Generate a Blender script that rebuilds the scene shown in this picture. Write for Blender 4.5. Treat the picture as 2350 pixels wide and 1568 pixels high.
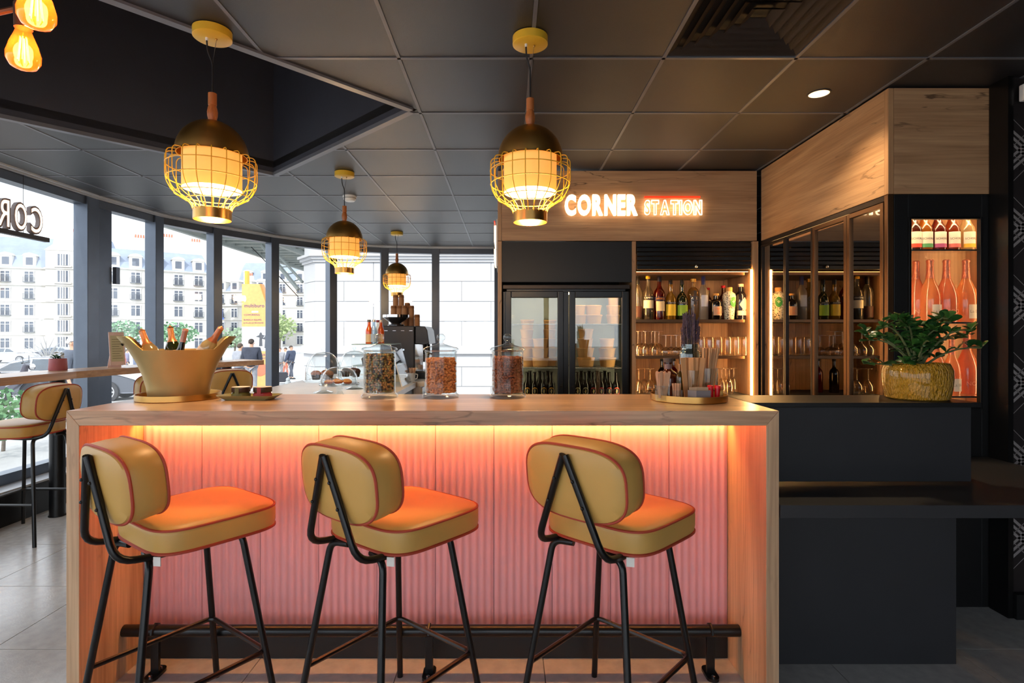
import bpy, math, random
from mathutils import Vector, Matrix, Euler
random.seed(7)
for o in list(bpy.data.objects): bpy.data.objects.remove(o, do_unlink=True)
SC = bpy.context.scene
COL = SC.collection
PI = math.pi
# ------------------------------------------------------------------ camera
H = 1.376; F = 1260.0; CX = 1165.0; CY = 768.0
cam = bpy.data.cameras.new('camera'); cam.sensor_width = 36; cam.lens = 36*F/2350
cam.shift_x = (1175-CX)/2350; cam.shift_y = (CY-784)/2350
cam.clip_start = .05; cam.clip_end = 600
camo = bpy.data.objects.new('camera', cam); COL.objects.link(camo)
camo.location = (0, 0, H); camo.rotation_euler = (PI/2, 0, 0)
SC.camera = camo
# ------------------------------------------------------------------ sky, sun, exposure
SC.view_settings.view_transform = 'Standard'; SC.view_settings.look = 'None'
SC.view_settings.exposure = 0.7; SC.view_settings.gamma = 1; SC.cycles.max_bounces = 8; SC.cycles.diffuse_bounces = 4; SC.cycles.glossy_bounces = 4; SC.cycles.transparent_max_bounces = 14; SC.view_settings.use_curve_mapping = False
w = bpy.data.worlds.new('sky'); SC.world = w; w.use_nodes = True
nt = w.node_tree; nt.nodes.clear()
out = nt.nodes.new('ShaderNodeOutputWorld'); bg = nt.nodes.new('ShaderNodeBackground')
tc = nt.nodes.new('ShaderNodeTexCoord'); nz = nt.nodes.new('ShaderNodeTexNoise'); rp = nt.nodes.new('ShaderNodeValToRGB')
nz.inputs['Scale'].default_value = 2.2; nz.inputs['Detail'].default_value = 6
rp.color_ramp.elements[0].color = (.72, .80, .92, 1); rp.color_ramp.elements[0].position = .35
rp.color_ramp.elements[1].color = (.98, 1.0, 1.03, 1); rp.color_ramp.elements[1].position = .62
nt.links.new(tc.outputs['Generated'], nz.inputs['Vector']); nt.links.new(nz.outputs['Fac'], rp.inputs['Fac'])
nt.links.new(rp.outputs['Color'], bg.inputs['Color']); bg.inputs['Strength'].default_value = 1.8
nt.links.new(bg.outputs['Background'], out.inputs['Surface'])
sun = bpy.data.lights.new('sun', 'SUN'); sun.energy = 2.0; sun.angle = .02; sun.color = (1, .96, .88)
suno = bpy.data.objects.new('sun', sun); COL.objects.link(suno); suno.location = (0, -20, 30)
suno.rotation_euler = Vector((.10, .80, -.62)).to_track_quat('-Z', 'Y').to_euler()
# ------------------------------------------------------------------ helpers
def X(px, D): return (px-CX)*D/F
def Z(py, D): return H-(py-CY)*D/F
def lin(c):
    return tuple(((v/255)/12.92 if v/255 <= .04045 else ((v/255+.055)/1.055)**2.4) for v in c)
MATS = {}
def mat(name, c=(200, 200, 200), rough=.5, metal=0, var=.06, vs=8, bump=0, bs=60, em=None, es=0, coat=0, spec=.5, trans=0, alpha=1):
    if name in MATS: return MATS[name]
    m = bpy.data.materials.new(name); m.use_nodes = True; MATS[name] = m
    t = m.node_tree; b = t.nodes['Principled BSDF']
    col = lin(c)
    b.inputs['Roughness'].default_value = rough; b.inputs['Metallic'].default_value = metal
    b.inputs['Specular IOR Level'].default_value = spec; b.inputs['Coat Weight'].default_value = coat
    b.inputs['Transmission Weight'].default_value = trans
    t_c = t.nodes.new('ShaderNodeTexCoord'); n = t.nodes.new('ShaderNodeTexNoise'); r = t.nodes.new('ShaderNodeValToRGB')
    n.inputs['Scale'].default_value = vs; n.inputs['Detail'].default_value = 3
    r.color_ramp.elements[0].position = .3; r.color_ramp.elements[1].position = .7
    r.color_ramp.elements[0].color = tuple(v*(1-var) for v in col)+(1,)
    r.color_ramp.elements[1].color = tuple(min(1, v*(1+var)) for v in col)+(1,)
    t.links.new(t_c.outputs['Object'], n.inputs['Vector']); t.links.new(n.outputs['Fac'], r.inputs['Fac'])
    t.links.new(r.outputs['Color'], b.inputs['Base Color'])
    if bump:
        n2 = t.nodes.new('ShaderNodeTexNoise'); n2.inputs['Scale'].default_value = bs; n2.inputs['Detail'].default_value = 4
        bp = t.nodes.new('ShaderNodeBump'); bp.inputs['Strength'].default_value = bump; bp.inputs['Distance'].default_value = .01
        t.links.new(t_c.outputs['Object'], n2.inputs['Vector']); t.links.new(n2.outputs['Fac'], bp.inputs['Height'])
        t.links.new(bp.outputs['Normal'], b.inputs['Normal'])
    if em:
        b.inputs['Emission Color'].default_value = lin(em)+(1,); b.inputs['Emission Strength'].default_value = es
    return m
def thin_glass(name, tint=(245, 250, 250), diff=None, dfac=0, refl=.05, edge=.75, rough=0.0, power=4):
    """thin coloured glass: straight-through tint, mirror reflection growing to grazing angles, some body colour"""
    if name in MATS: return MATS[name]
    m = bpy.data.materials.new(name); m.use_nodes = True; MATS[name] = m
    t = m.node_tree; t.nodes.clear(); N = t.nodes.new; L = t.links.new
    o = N('ShaderNodeOutputMaterial'); tr = N('ShaderNodeBsdfTransparent'); gl = N('ShaderNodeBsdfGlossy')
    tr.inputs['Color'].default_value = lin(tint)+(1,); gl.inputs['Roughness'].default_value = rough
    gl.inputs['Color'].default_value = (1, 1, 1, 1)
    lw = N('ShaderNodeLayerWeight'); lw.inputs['Blend'].default_value = .5
    pw = N('ShaderNodeMath'); pw.operation = 'POWER'; pw.inputs[1].default_value = power
    ma = N('ShaderNodeMath'); ma.operation = 'MULTIPLY_ADD'; ma.inputs[1].default_value = edge; ma.inputs[2].default_value = refl
    mx = N('ShaderNodeMixShader')
    L(lw.outputs['Facing'], pw.inputs[0]); L(pw.outputs[0], ma.inputs[0]); L(ma.outputs[0], mx.inputs[0])
    base = tr
    if diff:
        df = N('ShaderNodeBsdfDiffuse'); df.inputs['Color'].default_value = lin(diff)+(1,)
        tl = N('ShaderNodeBsdfTranslucent'); tl.inputs['Color'].default_value = lin(diff)+(1,)
        a = N('ShaderNodeMixShader'); a.inputs[0].default_value = .5; L(df.outputs[0], a.inputs[1]); L(tl.outputs[0], a.inputs[2])
        b = N('ShaderNodeMixShader'); b.inputs[0].default_value = dfac; L(tr.outputs[0], b.inputs[1]); L(a.outputs[0], b.inputs[2]); base = b
    L(base.outputs[0], mx.inputs[1]); L(gl.outputs[0], mx.inputs[2]); L(mx.outputs[0], o.inputs['Surface'])
    return m
def wood(name, axis, light=(196, 152, 108), dark=(150, 108, 72), crack=.5, rough=.45, sc=1.0, scr=.50):
    if name in MATS: return MATS[name]
    m = bpy.data.materials.new(name); m.use_nodes = True; MATS[name] = m
    t = m.node_tree; b = t.nodes['Principled BSDF']; N = t.nodes.new; L = t.links.new
    tc = N('ShaderNodeTexCoord'); mp = N('ShaderNodeMapping'); s = [7*sc]*3; s['xyz'.index(axis)] = .55*sc
    mp.inputs['Scale'].default_value = s; L(tc.outputs['Object'], mp.inputs['Vector'])
    n = N('ShaderNodeTexNoise'); n.inputs['Scale'].default_value = 1.6; n.inputs['Detail'].default_value = 6; n.inputs['Distortion'].default_value = .6
    L(mp.outputs['Vector'], n.inputs['Vector'])
    r = N('ShaderNodeValToRGB'); r.color_ramp.elements[0].position = .3; r.color_ramp.elements[1].position = .68
    r.color_ramp.elements[0].color = lin(dark)+(1,); r.color_ramp.elements[1].color = lin(light)+(1,)
    L(n.outputs['Fac'], r.inputs['Fac'])
    mp2 = N('ShaderNodeMapping'); s2 = [70*sc]*3; s2['xyz'.index(axis)] = 2.2*sc; mp2.inputs['Scale'].default_value = s2
    L(tc.outputs['Object'], mp2.inputs['Vector'])
    n2 = N('ShaderNodeTexNoise'); n2.inputs['Scale'].default_value = 1.3; n2.inputs['Detail'].default_value = 3; L(mp2.outputs['Vector'], n2.inputs['Vector'])
    mul = N('ShaderNodeMix'); mul.data_type = 'RGBA'; mul.blend_type = 'MULTIPLY'; mul.inputs['Factor'].default_value = .35
    r2 = N('ShaderNodeValToRGB'); r2.color_ramp.elements[0].color = (.45, .4, .36, 1); r2.color_ramp.elements[0].position = .35; r2.color_ramp.elements[1].position = .6
    L(n2.outputs['Fac'], r2.inputs['Fac']); L(r.outputs['Color'], mul.inputs[6]); L(r2.outputs['Color'], mul.inputs[7])
    # drying cracks: thin dark contour lines of a stretched noise, kept only in patches
    mp3 = N('ShaderNodeMapping'); s3 = [3.4*sc]*3; s3['xyz'.index(axis)] = .5*sc; mp3.inputs['Scale'].default_value = s3
    mp3.inputs['Location'].default_value = (3.1, 1.7, .4)
    L(tc.outputs['Object'], mp3.inputs['Vector'])
    n3 = N('ShaderNodeTexNoise'); n3.inputs['Scale'].default_value = 1.5; n3.inputs['Detail'].default_value = 5; L(mp3.outputs['Vector'], n3.inputs['Vector'])
    su = N('ShaderNodeMath'); su.operation = 'SUBTRACT'; su.inputs[1].default_value = scr; L(n3.outputs['Fac'], su.inputs[0])
    ab = N('ShaderNodeMath'); ab.operation = 'ABSOLUTE'; L(su.outputs[0], ab.inputs[0])
    lt = N('ShaderNodeMapRange'); lt.inputs['From Min'].default_value = .0; lt.inputs['From Max'].default_value = .007; lt.inputs['To Min'].default_value = 1; lt.inputs['To Max'].default_value = 0
    L(ab.outputs[0], lt.inputs['Value'])
    n4 = N('ShaderNodeTexNoise'); n4.inputs['Scale'].default_value = 2.1; n4.inputs['Detail'].default_value = 1; L(tc.outputs['Object'], n4.inputs['Vector'])
    gt = N('ShaderNodeMapRange'); gt.inputs['From Min'].default_value = .46; gt.inputs['From Max'].default_value = .60; gt.inputs['To Max'].default_value = crack
    L(n4.outputs['Fac'], gt.inputs['Value'])
    mm = N('ShaderNodeMath'); mm.operation = 'MULTIPLY'; L(lt.outputs[0], mm.inputs[0]); L(gt.outputs[0], mm.inputs[1])
    mc = N('ShaderNodeMix'); mc.data_type = 'RGBA'; L(mm.outputs[0], mc.inputs['Factor']); L(mul.outputs[2], mc.inputs[6]); mc.inputs[7].default_value = lin((60, 38, 24))+(1,)
    L(mc.outputs[2], b.inputs['Base Color']); b.inputs['Roughness'].default_value = rough
    bp = N('ShaderNodeBump'); bp.inputs['Strength'].default_value = .12; bp.inputs['Distance'].default_value = .004; L(n2.outputs['Fac'], bp.inputs['Height']); L(bp.outputs['Normal'], b.inputs['Normal'])
    return m

class G:
    def __init__(s): s.v = []; s.f = []; s.mi = []; s.cur = 0
    def add(s, vs, fs):
        o = len(s.v); s.v += [tuple(v) for v in vs]; s.f += [[i+o for i in f] for f in fs]; s.mi += [s.cur]*len(fs); return s
    def box(s, x0, x1, y0, y1, z0, z1):
        return s.add([(x0, y0, z0), (x1, y0, z0), (x1, y1, z0), (x0, y1, z0), (x0, y0, z1), (x1, y0, z1), (x1, y1, z1), (x0, y1, z1)],
                     [(0, 3, 2, 1), (4, 5, 6, 7), (0, 1, 5, 4), (1, 2, 6, 5), (2, 3, 7, 6), (3, 0, 4, 7)])
    def hexa(s, lo, hi):   # two quads of 3d points
        return s.add(list(lo)+list(hi), [(0, 3, 2, 1), (4, 5, 6, 7), (0, 1, 5, 4), (1, 2, 6, 5), (2, 3, 7, 6), (3, 0, 4, 7)])
    def lathe(s, prof, seg=24, c=(0, 0, 0), cap0=True, cap1=True, a0=0, a1=2*PI, ell=1.0):
        full = abs(a1-a0-2*PI) < 1e-6; n = seg if full else seg+1; vs = []; fs = []
        for r, z in prof:
            for k in range(n):
                a = a0+(a1-a0)*k/seg; vs.append((c[0]+r*math.cos(a), c[1]+r*ell*math.sin(a), c[2]+z))
        for i in range(len(prof)-1):
            for k in range(seg):
                k2 = (k+1) % n if full else k+1
                fs.append((i*n+k, i*n+k2, (i+1)*n+k2, (i+1)*n+k))
        if full and cap0 and prof[0][0] > 1e-6: fs.append(tuple(range(n-1, -1, -1)))
        if full and cap1 and prof[-1][0] > 1e-6: fs.append(tuple((len(prof)-1)*n+k for k in range(n)))
        return s.add(vs, fs)
    def tube(s, pts, r, seg=8, closed=False, cap=True):
        P = [Vector(p) for p in pts]; n = len(P); vs = []; fs = []; up = None
        rr = r if isinstance(r, (list, tuple)) else [r]*n
        for i in range(n):
            a = P[i-1] if (i > 0 or closed) else P[i]; b = P[(i+1) % n] if (i < n-1 or closed) else P[i]
            d = (b-a)
            d = d.normalized() if d.length > 1e-9 else Vector((0, 0, 1))
            if up is None:
                up = Vector((0, 0, 1)) if abs(d.z) < .9 else Vector((1, 0, 0))
            u = (up-d*up.dot(d))
            u = u.normalized() if u.length > 1e-6 else d.orthogonal().normalized()
            w_ = d.cross(u); up = u
            for k in range(seg):
                an = 2*PI*k/seg; vs.append(P[i]+(u*math.cos(an)+w_*math.sin(an))*rr[i])
        m = n if closed else n-1
        for i in range(m):
            j = (i+1) % n
            for k in range(seg):
                k2 = (k+1) % seg; fs.append((i*seg+k, i*seg+k2, j*seg+k2, j*seg+k))
        if cap and not closed:
            fs.append(tuple(range(seg-1, -1, -1))); fs.append(tuple((n-1)*seg+k for k in range(seg)))
        return s.add(vs, fs)
    def prism(s, poly, z0, z1):
        n = len(poly); vs = [(x, y, z0) for x, y in poly]+[(x, y, z1) for x, y in poly]
        fs = [tuple(range(n-1, -1, -1)), tuple(range(n, 2*n))]+[(i, (i+1) % n, n+(i+1) % n, n+i) for i in range(n)]
        return s.add(vs, fs)
    def prism_xz(s, poly, y0, y1):   # outline in x,z ; thickness along y
        n = len(poly); vs = [(x, y0, z) for x, z in poly]+[(x, y1, z) for x, z in poly]
        fs = [tuple(range(n)), tuple(range(2*n-1, n-1, -1))]+[((i+1) % n, i, n+i, n+(i+1) % n) for i in range(n)]
        return s.add(vs, fs)
    def prism_yz(s, poly, x0, x1):
        n = len(poly); vs = [(x0, y, z) for y, z in poly]+[(x1, y, z) for y, z in poly]
        fs = [tuple(range(n-1, -1, -1)), tuple(range(n, 2*n))]+[(i, (i+1) % n, n+(i+1) % n, n+i) for i in range(n)]
        return s.add(vs, fs)
    def ball(s, c, r, seg=10, rings=7):
        rx, ry, rz = r if isinstance(r, (tuple, list)) else (r, r, r); vs = [(c[0], c[1], c[2]-rz)]; fs = []
        for i in range(1, rings):
            t = -PI/2+PI*i/rings
            for k in range(seg):
                a = 2*PI*k/seg; vs.append((c[0]+rx*math.cos(t)*math.cos(a), c[1]+ry*math.cos(t)*math.sin(a), c[2]+rz*math.sin(t)))
        vs.append((c[0], c[1], c[2]+rz)); T = len(vs)-1
        for k in range(seg):
            k2 = (k+1) % seg; fs.append((0, 1+k2, 1+k)); fs.append((T, T-seg+k, T-seg+k2))
            for i in range(rings-2): a = 1+i*seg; fs.append((a+k, a+k2, a+seg+k2, a+seg+k))
        return s.add(vs, fs)
    def mesh(s, name, mats, smooth=True):
        me = bpy.data.meshes.new(name); me.from_pydata(s.v, [], s.f)
        for m in (mats if isinstance(mats, (list, tuple)) else [mats]): me.materials.append(m)
        if any(s.mi): me.polygons.foreach_set('material_index', s.mi)
        if smooth: me.shade_smooth(); me.set_sharp_from_angle(angle=math.radians(38))
        me.update(); return me
    def obj(s, name, mats, parent=None, loc=(0, 0, 0), rot=(0, 0, 0), smooth=True, bev=0, **tags):
        return put(name, s.mesh(name, mats, smooth), parent, loc, rot, bev, **tags)
def put(name, me, parent=None, loc=(0, 0, 0), rot=(0, 0, 0), bev=0, scale=None, label=None, cat=None, group=None, kind=None):
    o = bpy.data.objects.new(name, me); COL.objects.link(o)
    o.location = loc; o.rotation_euler = rot
    if scale: o.scale = scale
    if parent: o.parent = parent
    if bev:
        b = o.modifiers.new('bevel', 'BEVEL'); b.width = bev; b.segments = 2; b.limit_method = 'ANGLE'; b.angle_limit = .8
    return tag(o, label, cat, group, kind)
def tag(o, label=None, cat=None, group=None, kind=None):
    if label: o['label'] = label
    if cat: o['category'] = cat
    if group: o['group'] = group
    if kind: o['kind'] = kind
    return o
def thing(name, label, cat, loc=(0, 0, 0), rz=0, group=None, kind=None):
    o = bpy.data.objects.new(name, None); COL.objects.link(o); o.empty_display_size = .05
    o.location = loc; o.rotation_euler = (0, 0, rz)
    return tag(o, label, cat, group, kind)
def copy_tree(o, parent=None, first=True):
    c = o.copy(); COL.objects.link(c)
    if parent: c.parent = parent
    for ch in KIDS.get(o.name) or list(o.children):
        copy_tree(ch, c, False)
    return c
KIDS = {}
def dup(root, loc, rz=0, label=None, group=None, scale=None):
    r = copy_tree(root); r.location = loc; r.rotation_euler = (0, 0, rz)
    if scale: r.scale = scale
    return tag(r, label, None, group)
def bend(pts, rad=.04, n=5):
    """rounds the corners of a polyline"""
    P = [Vector(p) for p in pts]; out_ = [P[0]]
    for i in range(1, len(P)-1):
        a = P[i-1]-P[i]; b = P[i+1]-P[i]; r = min(rad, a.length*.45, b.length*.45)
        p0 = P[i]+a.normalized()*r; p2 = P[i]+b.normalized()*r
        for k in range(n+1):
            t = k/n; out_.append(p0*(1-t)**2+P[i]*2*t*(1-t)+p2*t*t)
    out_.append(P[-1]); return out_
def rrect(w_, h, r, n=5):
    pts = []
    for cx, cy, a0 in ((w_/2-r, h/2-r, 0), (-w_/2+r, h/2-r, PI/2), (-w_/2+r, -h/2+r, PI), (w_/2-r, -h/2+r, 1.5*PI)):
        for k in range(n+1):
            a = a0+PI/2*k/n; pts.append((cx+r*math.cos(a), cy+r*math.sin(a)))
    return pts
TXT = {}
def text_geo(s, size=1.0, extrude=0.0, offset=0.0, xs=1.0, spacing=1.0, outline=0, align='CENTER'):
    """letters as plain mesh data (verts, faces) lying in the x,y plane, centred"""
    cu = bpy.data.curves.new('lettering', 'FONT'); cu.body = s; cu.size = size; cu.extrude = extrude; cu.offset = offset
    cu.align_x = align; cu.align_y = 'CENTER'; cu.space_character = spacing; cu.resolution_u = 4
    if outline: cu.fill_mode = 'NONE'; cu.bevel_depth = outline; cu.bevel_resolution = 1; cu.extrude = 0
    ob = bpy.data.objects.new('lettering', cu); COL.objects.link(ob)
    dg = bpy.context.evaluated_depsgraph_get(); dg.update()
    me = bpy.data.meshes.new_from_object(ob.evaluated_get(dg))
    vs = [(v.co.x*xs, v.co.y, v.co.z) for v in me.vertices]; fs = [tuple(p.vertices) for p in me.polygons]
    bpy.data.objects.remove(ob, do_unlink=True); bpy.data.curves.remove(cu); bpy.data.meshes.remove(me)
    return vs, fs
def text_flat(s, size, y, x=0, z=0, **k):
    """vertical lettering read from -y, standing in the plane y"""
    vs, fs = text_geo(s, size, **k); g = G(); g.add([(x+a, y-c, z+b) for a, b, c in vs], fs); return g
def text_cyl(s, size, r, z, a0=0, **k):
    """lettering wrapped on a cylinder of radius r, read from -y"""
    vs, fs = text_geo(s, size, **k); g = G()
    g.add([(r*math.sin(a/r+a0), -r*math.cos(a/r+a0), z+b) for a, b, c in vs], fs); return g
def patch_cyl(g, r, z0, z1, half, seg=8, a0=0, oval=False, diamond=False):
    """label wrapped on the -y side of a cylinder"""
    vs = []; fs = []
    if oval:
        n = 20; vs.append((r*math.sin(a0), -r*math.cos(a0), (z0+z1)/2))
        for k in range(n):
            a = a0+half*math.cos(2*PI*k/n); vs.append((r*math.sin(a), -r*math.cos(a), (z0+z1)/2+(z1-z0)/2*math.sin(2*PI*k/n)))
        fs = [(0, 1+k, 1+(k+1) % n) for k in range(n)]
        return g.add(vs, fs)
    if diamond:
        for i in range(seg+1):
            t = -1+2*i/seg; a = a0+half*t; h = (z1-z0)/2*(1-abs(t)); m = (z0+z1)/2
            vs += [(r*math.sin(a), -r*math.cos(a), m-h), (r*math.sin(a), -r*math.cos(a), m+h)]
    else:
        for i in range(seg+1):
            a = a0-half+2*half*i/seg; vs += [(r*math.sin(a), -r*math.cos(a), z0), (r*math.sin(a), -r*math.cos(a), z1)]
    for i in range(seg): fs.append((2*i, 2*i+2, 2*i+3, 2*i+1))
    return g.add(vs, fs)
def clip(poly, a, b, c):
    """part of a polygon where a*x+b*y+c >= 0"""
    out_ = []
    for i in range(len(poly)):
        p, q = poly[i], poly[(i+1) % len(poly)]; dp = a*p[0]+b*p[1]+c; dq = a*q[0]+b*q[1]+c
        if dp >= 0: out_.append(p)
        if (dp > 0 and dq < 0) or (dp < 0 and dq > 0):
            t = dp/(dp-dq); out_.append((p[0]+(q[0]-p[0])*t, p[1]+(q[1]-p[1])*t))
    return out_ if len(out_) > 2 else []
# ------------------------------------------------------------------ materials
M_oakx = wood('oak_along_x', 'x', (206, 164, 122), (168, 126, 90), .85)
M_oaky = wood('oak_along_y', 'y', (208, 166, 122), (172, 130, 90), .85)
M_oakz = wood('oak_along_z', 'z', (204, 160, 116), (166, 124, 86), .8)
M_oakbar = wood('oak_counter', 'x', (212, 174, 138), (172, 134, 104), .5, .28)
M_oakbarz = wood('oak_counter_upright', 'z', (218, 182, 144), (182, 146, 112), .35, .4)
M_oakledge = wood('oak_ledge', 'y', (206, 168, 134), (172, 132, 100), .2, .3)
M_handle = wood('turned_beech', 'z', (206, 128, 70), (176, 98, 48), 0, .4, 3)
M_ceil = mat('perforated_ceiling_metal', (46, 46, 51), .36, .25, .10, 3, .25, 420, spec=1.0)
M_bar = mat('ceiling_bar_metal', (122, 124, 132), .4, .3)
M_coffer = mat('coffer_paint', (64, 66, 76), .5, 0, .05, 5, .05, 90)
M_frame = mat('window_frame_aluminium', (96, 104, 116), .38, .55, .05)
M_steel = mat('brushed_steel', (190, 190, 192), .25, 1)
M_chrome = mat('chrome', (225, 225, 228), .08, 1)
M_track = mat('white_track', (205, 208, 212), .4, .3)
M_floor = mat('floor_stone', (184, 181, 178), .20, 0, .10, 22, .05, 120, spec=1.0)
M_joint = mat('floor_joint', (105, 104, 103), .8)
M_black = mat('black_laminate', (19, 19, 20), .45, 0, .06, 6)
M_black2 = mat('charcoal_laminate', (42, 42, 45), .6, 0, .06, 6)
M_satin = mat('black_powder_coat', (18, 18, 19), .3, .2, .05)
M_dark = mat('dark_wall_paint', (24, 23, 25), .6)
M_bronze = mat('bronze_anodised', (120, 88, 62), .32, .85, .05)
M_darkbronze = mat('dark_bronze', (54, 44, 38), .35, .6)
M_vinyl = mat('mustard_vinyl', (202, 158, 84), .42, 0, .04, 5, .04, 40)
M_pipe = mat('rust_piping', (170, 62, 40), .6)
M_pink = mat('pink_lacquer', (240, 166, 166), .42, 0, .02)
M_brass = mat('brushed_brass', (206, 162, 92), .30, 1, .08, 4)
M_brassd = mat('aged_brass', (190, 146, 78), .38, 1, .10, 4)
M_gold = mat('champagne_anodised', (196, 168, 112), .42, .75, .04)
M_yellow = mat('yellow_paint', (238, 190, 52), .4)
M_led = mat('led_strip_warm', (255, 214, 160), .5, em=(255, 196, 120), es=55)
M_ledbar = mat('led_strip_orange', (255, 200, 140), .5, em=(255, 184, 104), es=52)
M_neon = mat('neon_warm', (255, 240, 220), .5, em=(255, 222, 172), es=1.3)
M_shade = mat('lamp_shade_fabric', (250, 205, 130), .8, em=(255, 172, 74), es=.42)
M_diff = mat('lamp_diffuser', (255, 240, 215), .5, em=(255, 222, 170), es=1.6)
M_fil = mat('glowing_filament', (255, 220, 160), .5, em=(255, 170, 80), es=30)
M_glass = thin_glass('clear_glass', (250, 252, 252))
M_pane = thin_glass('window_pane', (250, 252, 253), refl=.03, edge=.5, power=5)
M_jar = thin_glass('thick_clear_glass', (246, 249, 249), refl=.045, edge=.95, power=3.5)
M_tint = thin_glass('smoked_glass', (120, 108, 100), refl=.24, edge=.76)
M_cool = thin_glass('cooler_glass', (225, 226, 222), refl=.09, edge=.75)
M_white = mat('white_ceramic', (236, 236, 234), .3)
M_paper = mat('white_paper', (232, 228, 220), .8)
M_kraft = mat('kraft_paper', (196, 146, 88), .75)
M_kraft2 = mat('kraft_cup', (184, 134, 92), .8)
M_cork = mat('cork', (214, 160, 92), .8)
M_ink = mat('black_ink', (28, 26, 28), .6)
M_soil = mat('soil', (40, 30, 24), .95, bump=.4)
# ================================================================== the setting
ZC = 2.63
NODES = [(-3.85, -3.0), (-3.85, 4.96), (-3.74, 5.75), (-3.45, 6.40), (-3.05, 7.05), (-2.48, 7.65), (-1.78, 7.90), (-1.05, 8.0), (-.14, 8.03), (.9, 8.03)]
ROOM = NODES[::-1]+[(3.6, -3.0)]
ROOM = [(3.6, 8.03)]+NODES[::-1]+[(3.6, -3.0)]        # counter-clockwise outline
def in_room(poly):
    for i in range(len(ROOM)):
        p, q = ROOM[i], ROOM[(i+1) % len(ROOM)]
        if math.dist(p, q) < 1e-6: continue
        a, b = -(q[1]-p[1]), q[0]-p[0]
        if not poly: return []
        poly = clip(poly, a, b, -(a*p[0]+b*p[1]))
    return poly
CA = Vector((-.547, 3.06)); CB = Vector((-1.83, 4.29)); cu_ = Vector((-.687, -.727)).normalized()
CC = CB+cu_*2.3; CD = CA+cu_*2.3
COFFER = [tuple(CA), tuple(CB), tuple(CC), tuple(CD)]   # counter-clockwise seen from above
def minus_coffer(poly, grow=0.0):
    pieces = []; rem = poly
    for i in range(4):
        if not rem: break
        p, q = COFFER[i], COFFER[(i+1) % 4]
        a, b = -(q[1]-p[1]), q[0]-p[0]; l = math.hypot(a, b); a /= l; b /= l; c = -(a*p[0]+b*p[1])+grow
        o_ = clip(rem, -a, -b, -c)
        if o_: pieces.append(o_)
        rem = clip(rem, a, b, c)
    return pieces
def rect(x0, x1, y0, y1): return [(x0, y0), (x1, y0), (x1, y1), (x0, y1)]
ceiling = G()
for pc in minus_coffer(in_room(rect(-4, 3.7, -3.1, 8.1)), .0): ceiling.prism(pc, ZC+.05, ZC+.10)
ceiling = ceiling.obj('ceiling', M_dark, kind='structure', smooth=False, label='dark suspended ceiling of square perforated metal tiles')
# grid of 600 mm tiles, each tile a panel of its own
GX = [.107+.6*k for k in range(-7, 7)]; GY = [2.49+.617*k for k in range(-9, 10)]
full = {}
for i in range(len(GX)-1):
    for j in range(len(GY)-1):
        x0, x1, y0, y1 = GX[i]+.009, GX[i+1]-.009, GY[j]+.009, GY[j+1]-.009
        r = rect(x0, x1, y0, y1); p = in_room(r)
        if not p: continue
        pcs = minus_coffer(p, .03)
        if not pcs: continue
        if (i, j) in ((9, 7), (9, 8)) and False: continue
        g = G(); cx, cy = (x0+x1)/2, (y0+y1)/2
        whole = len(p) == 4 and len(pcs) == 1 and abs(abs(sum(pcs[0][k][0]*pcs[0][(k+1) % len(pcs[0])][1]-pcs[0][(k+1) % len(pcs[0])][0]*pcs[0][k][1] for k in range(len(pcs[0])))/2)-(x1-x0)*(y1-y0)) < 1e-4
        if abs(cx-1.007) < .05 and abs(cy-2.18) < .1:       # supply-air diffuser sits in this field
            continue
        if whole:
            if 'm' not in full: full['m'] = G().box(-.291, .291, -.2995, .2995, 0, .02).mesh('ceiling_tile', M_ceil, False)
            put('ceiling_tile', full['m'], ceiling, (cx, cy, ZC))
        else:
            for pc in pcs: g.prism([(a-cx, b-cy) for a, b in pc], 0, .02)
            g.obj('ceiling_tile', M_ceil, ceiling, (cx, cy, ZC), smooth=False)
def cbar(r):
    p = in_room(r)
    if not p: return
    g = G()
    for pc in minus_coffer(p, .03): g.prism(pc, ZC-.003, ZC+.03)
    if g.v: g.obj('ceiling_bar', M_bar, ceiling, smooth=False)
for x in GX: cbar(rect(x-.008, x+.008, -3, 8.1))
for y in GY: cbar(rect(-4, 3.7, y-.008, y+.008))
# raised recess turned 45 degrees, with its edge trim
cof = G()
for i in range(4):
    p, q = Vector(COFFER[i]), Vector(COFFER[(i+1) % 4]); d = (q-p).normalized(); n = Vector((d.y, -d.x))
    cof.hexa([(p.x, p.y, ZC), (q.x, q.y, ZC), (q.x+n.x*.03, q.y+n.y*.03, ZC), (p.x+n.x*.03, p.y+n.y*.03, ZC)],
             [(p.x, p.y, ZC+1.3), (q.x, q.y, ZC+1.3), (q.x+n.x*.03, q.y+n.y*.03, ZC+1.3), (p.x+n.x*.03, p.y+n.y*.03, ZC+1.3)])
cof.prism(COFFER, ZC+1.3, ZC+1.33)
cof = cof.obj('ceiling_recess', M_coffer, kind='structure', smooth=False, label='black rectangular recess rising into the ceiling, turned against the tiles')
for i in range(4):
    p, q = Vector(COFFER[i]), Vector(COFFER[(i+1) % 4]); d = (q-p).normalized(); n = Vector((d.y, -d.x))
    G().hexa([tuple((p+n*a))+(z,) for a, z in ((-.006, ZC-.012),)]+[tuple(q+n*-.006)+(ZC-.012,), tuple(q+n*.034)+(ZC-.012,), tuple(p+n*.034)+(ZC-.012,)],
             [tuple(p+n*-.006)+(ZC+.012,), tuple(q+n*-.006)+(ZC+.012,), tuple(q+n*.034)+(ZC+.012,), tuple(p+n*.034)+(ZC+.012,)]).obj('recess_trim', M_bar, cof, smooth=False)
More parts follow.
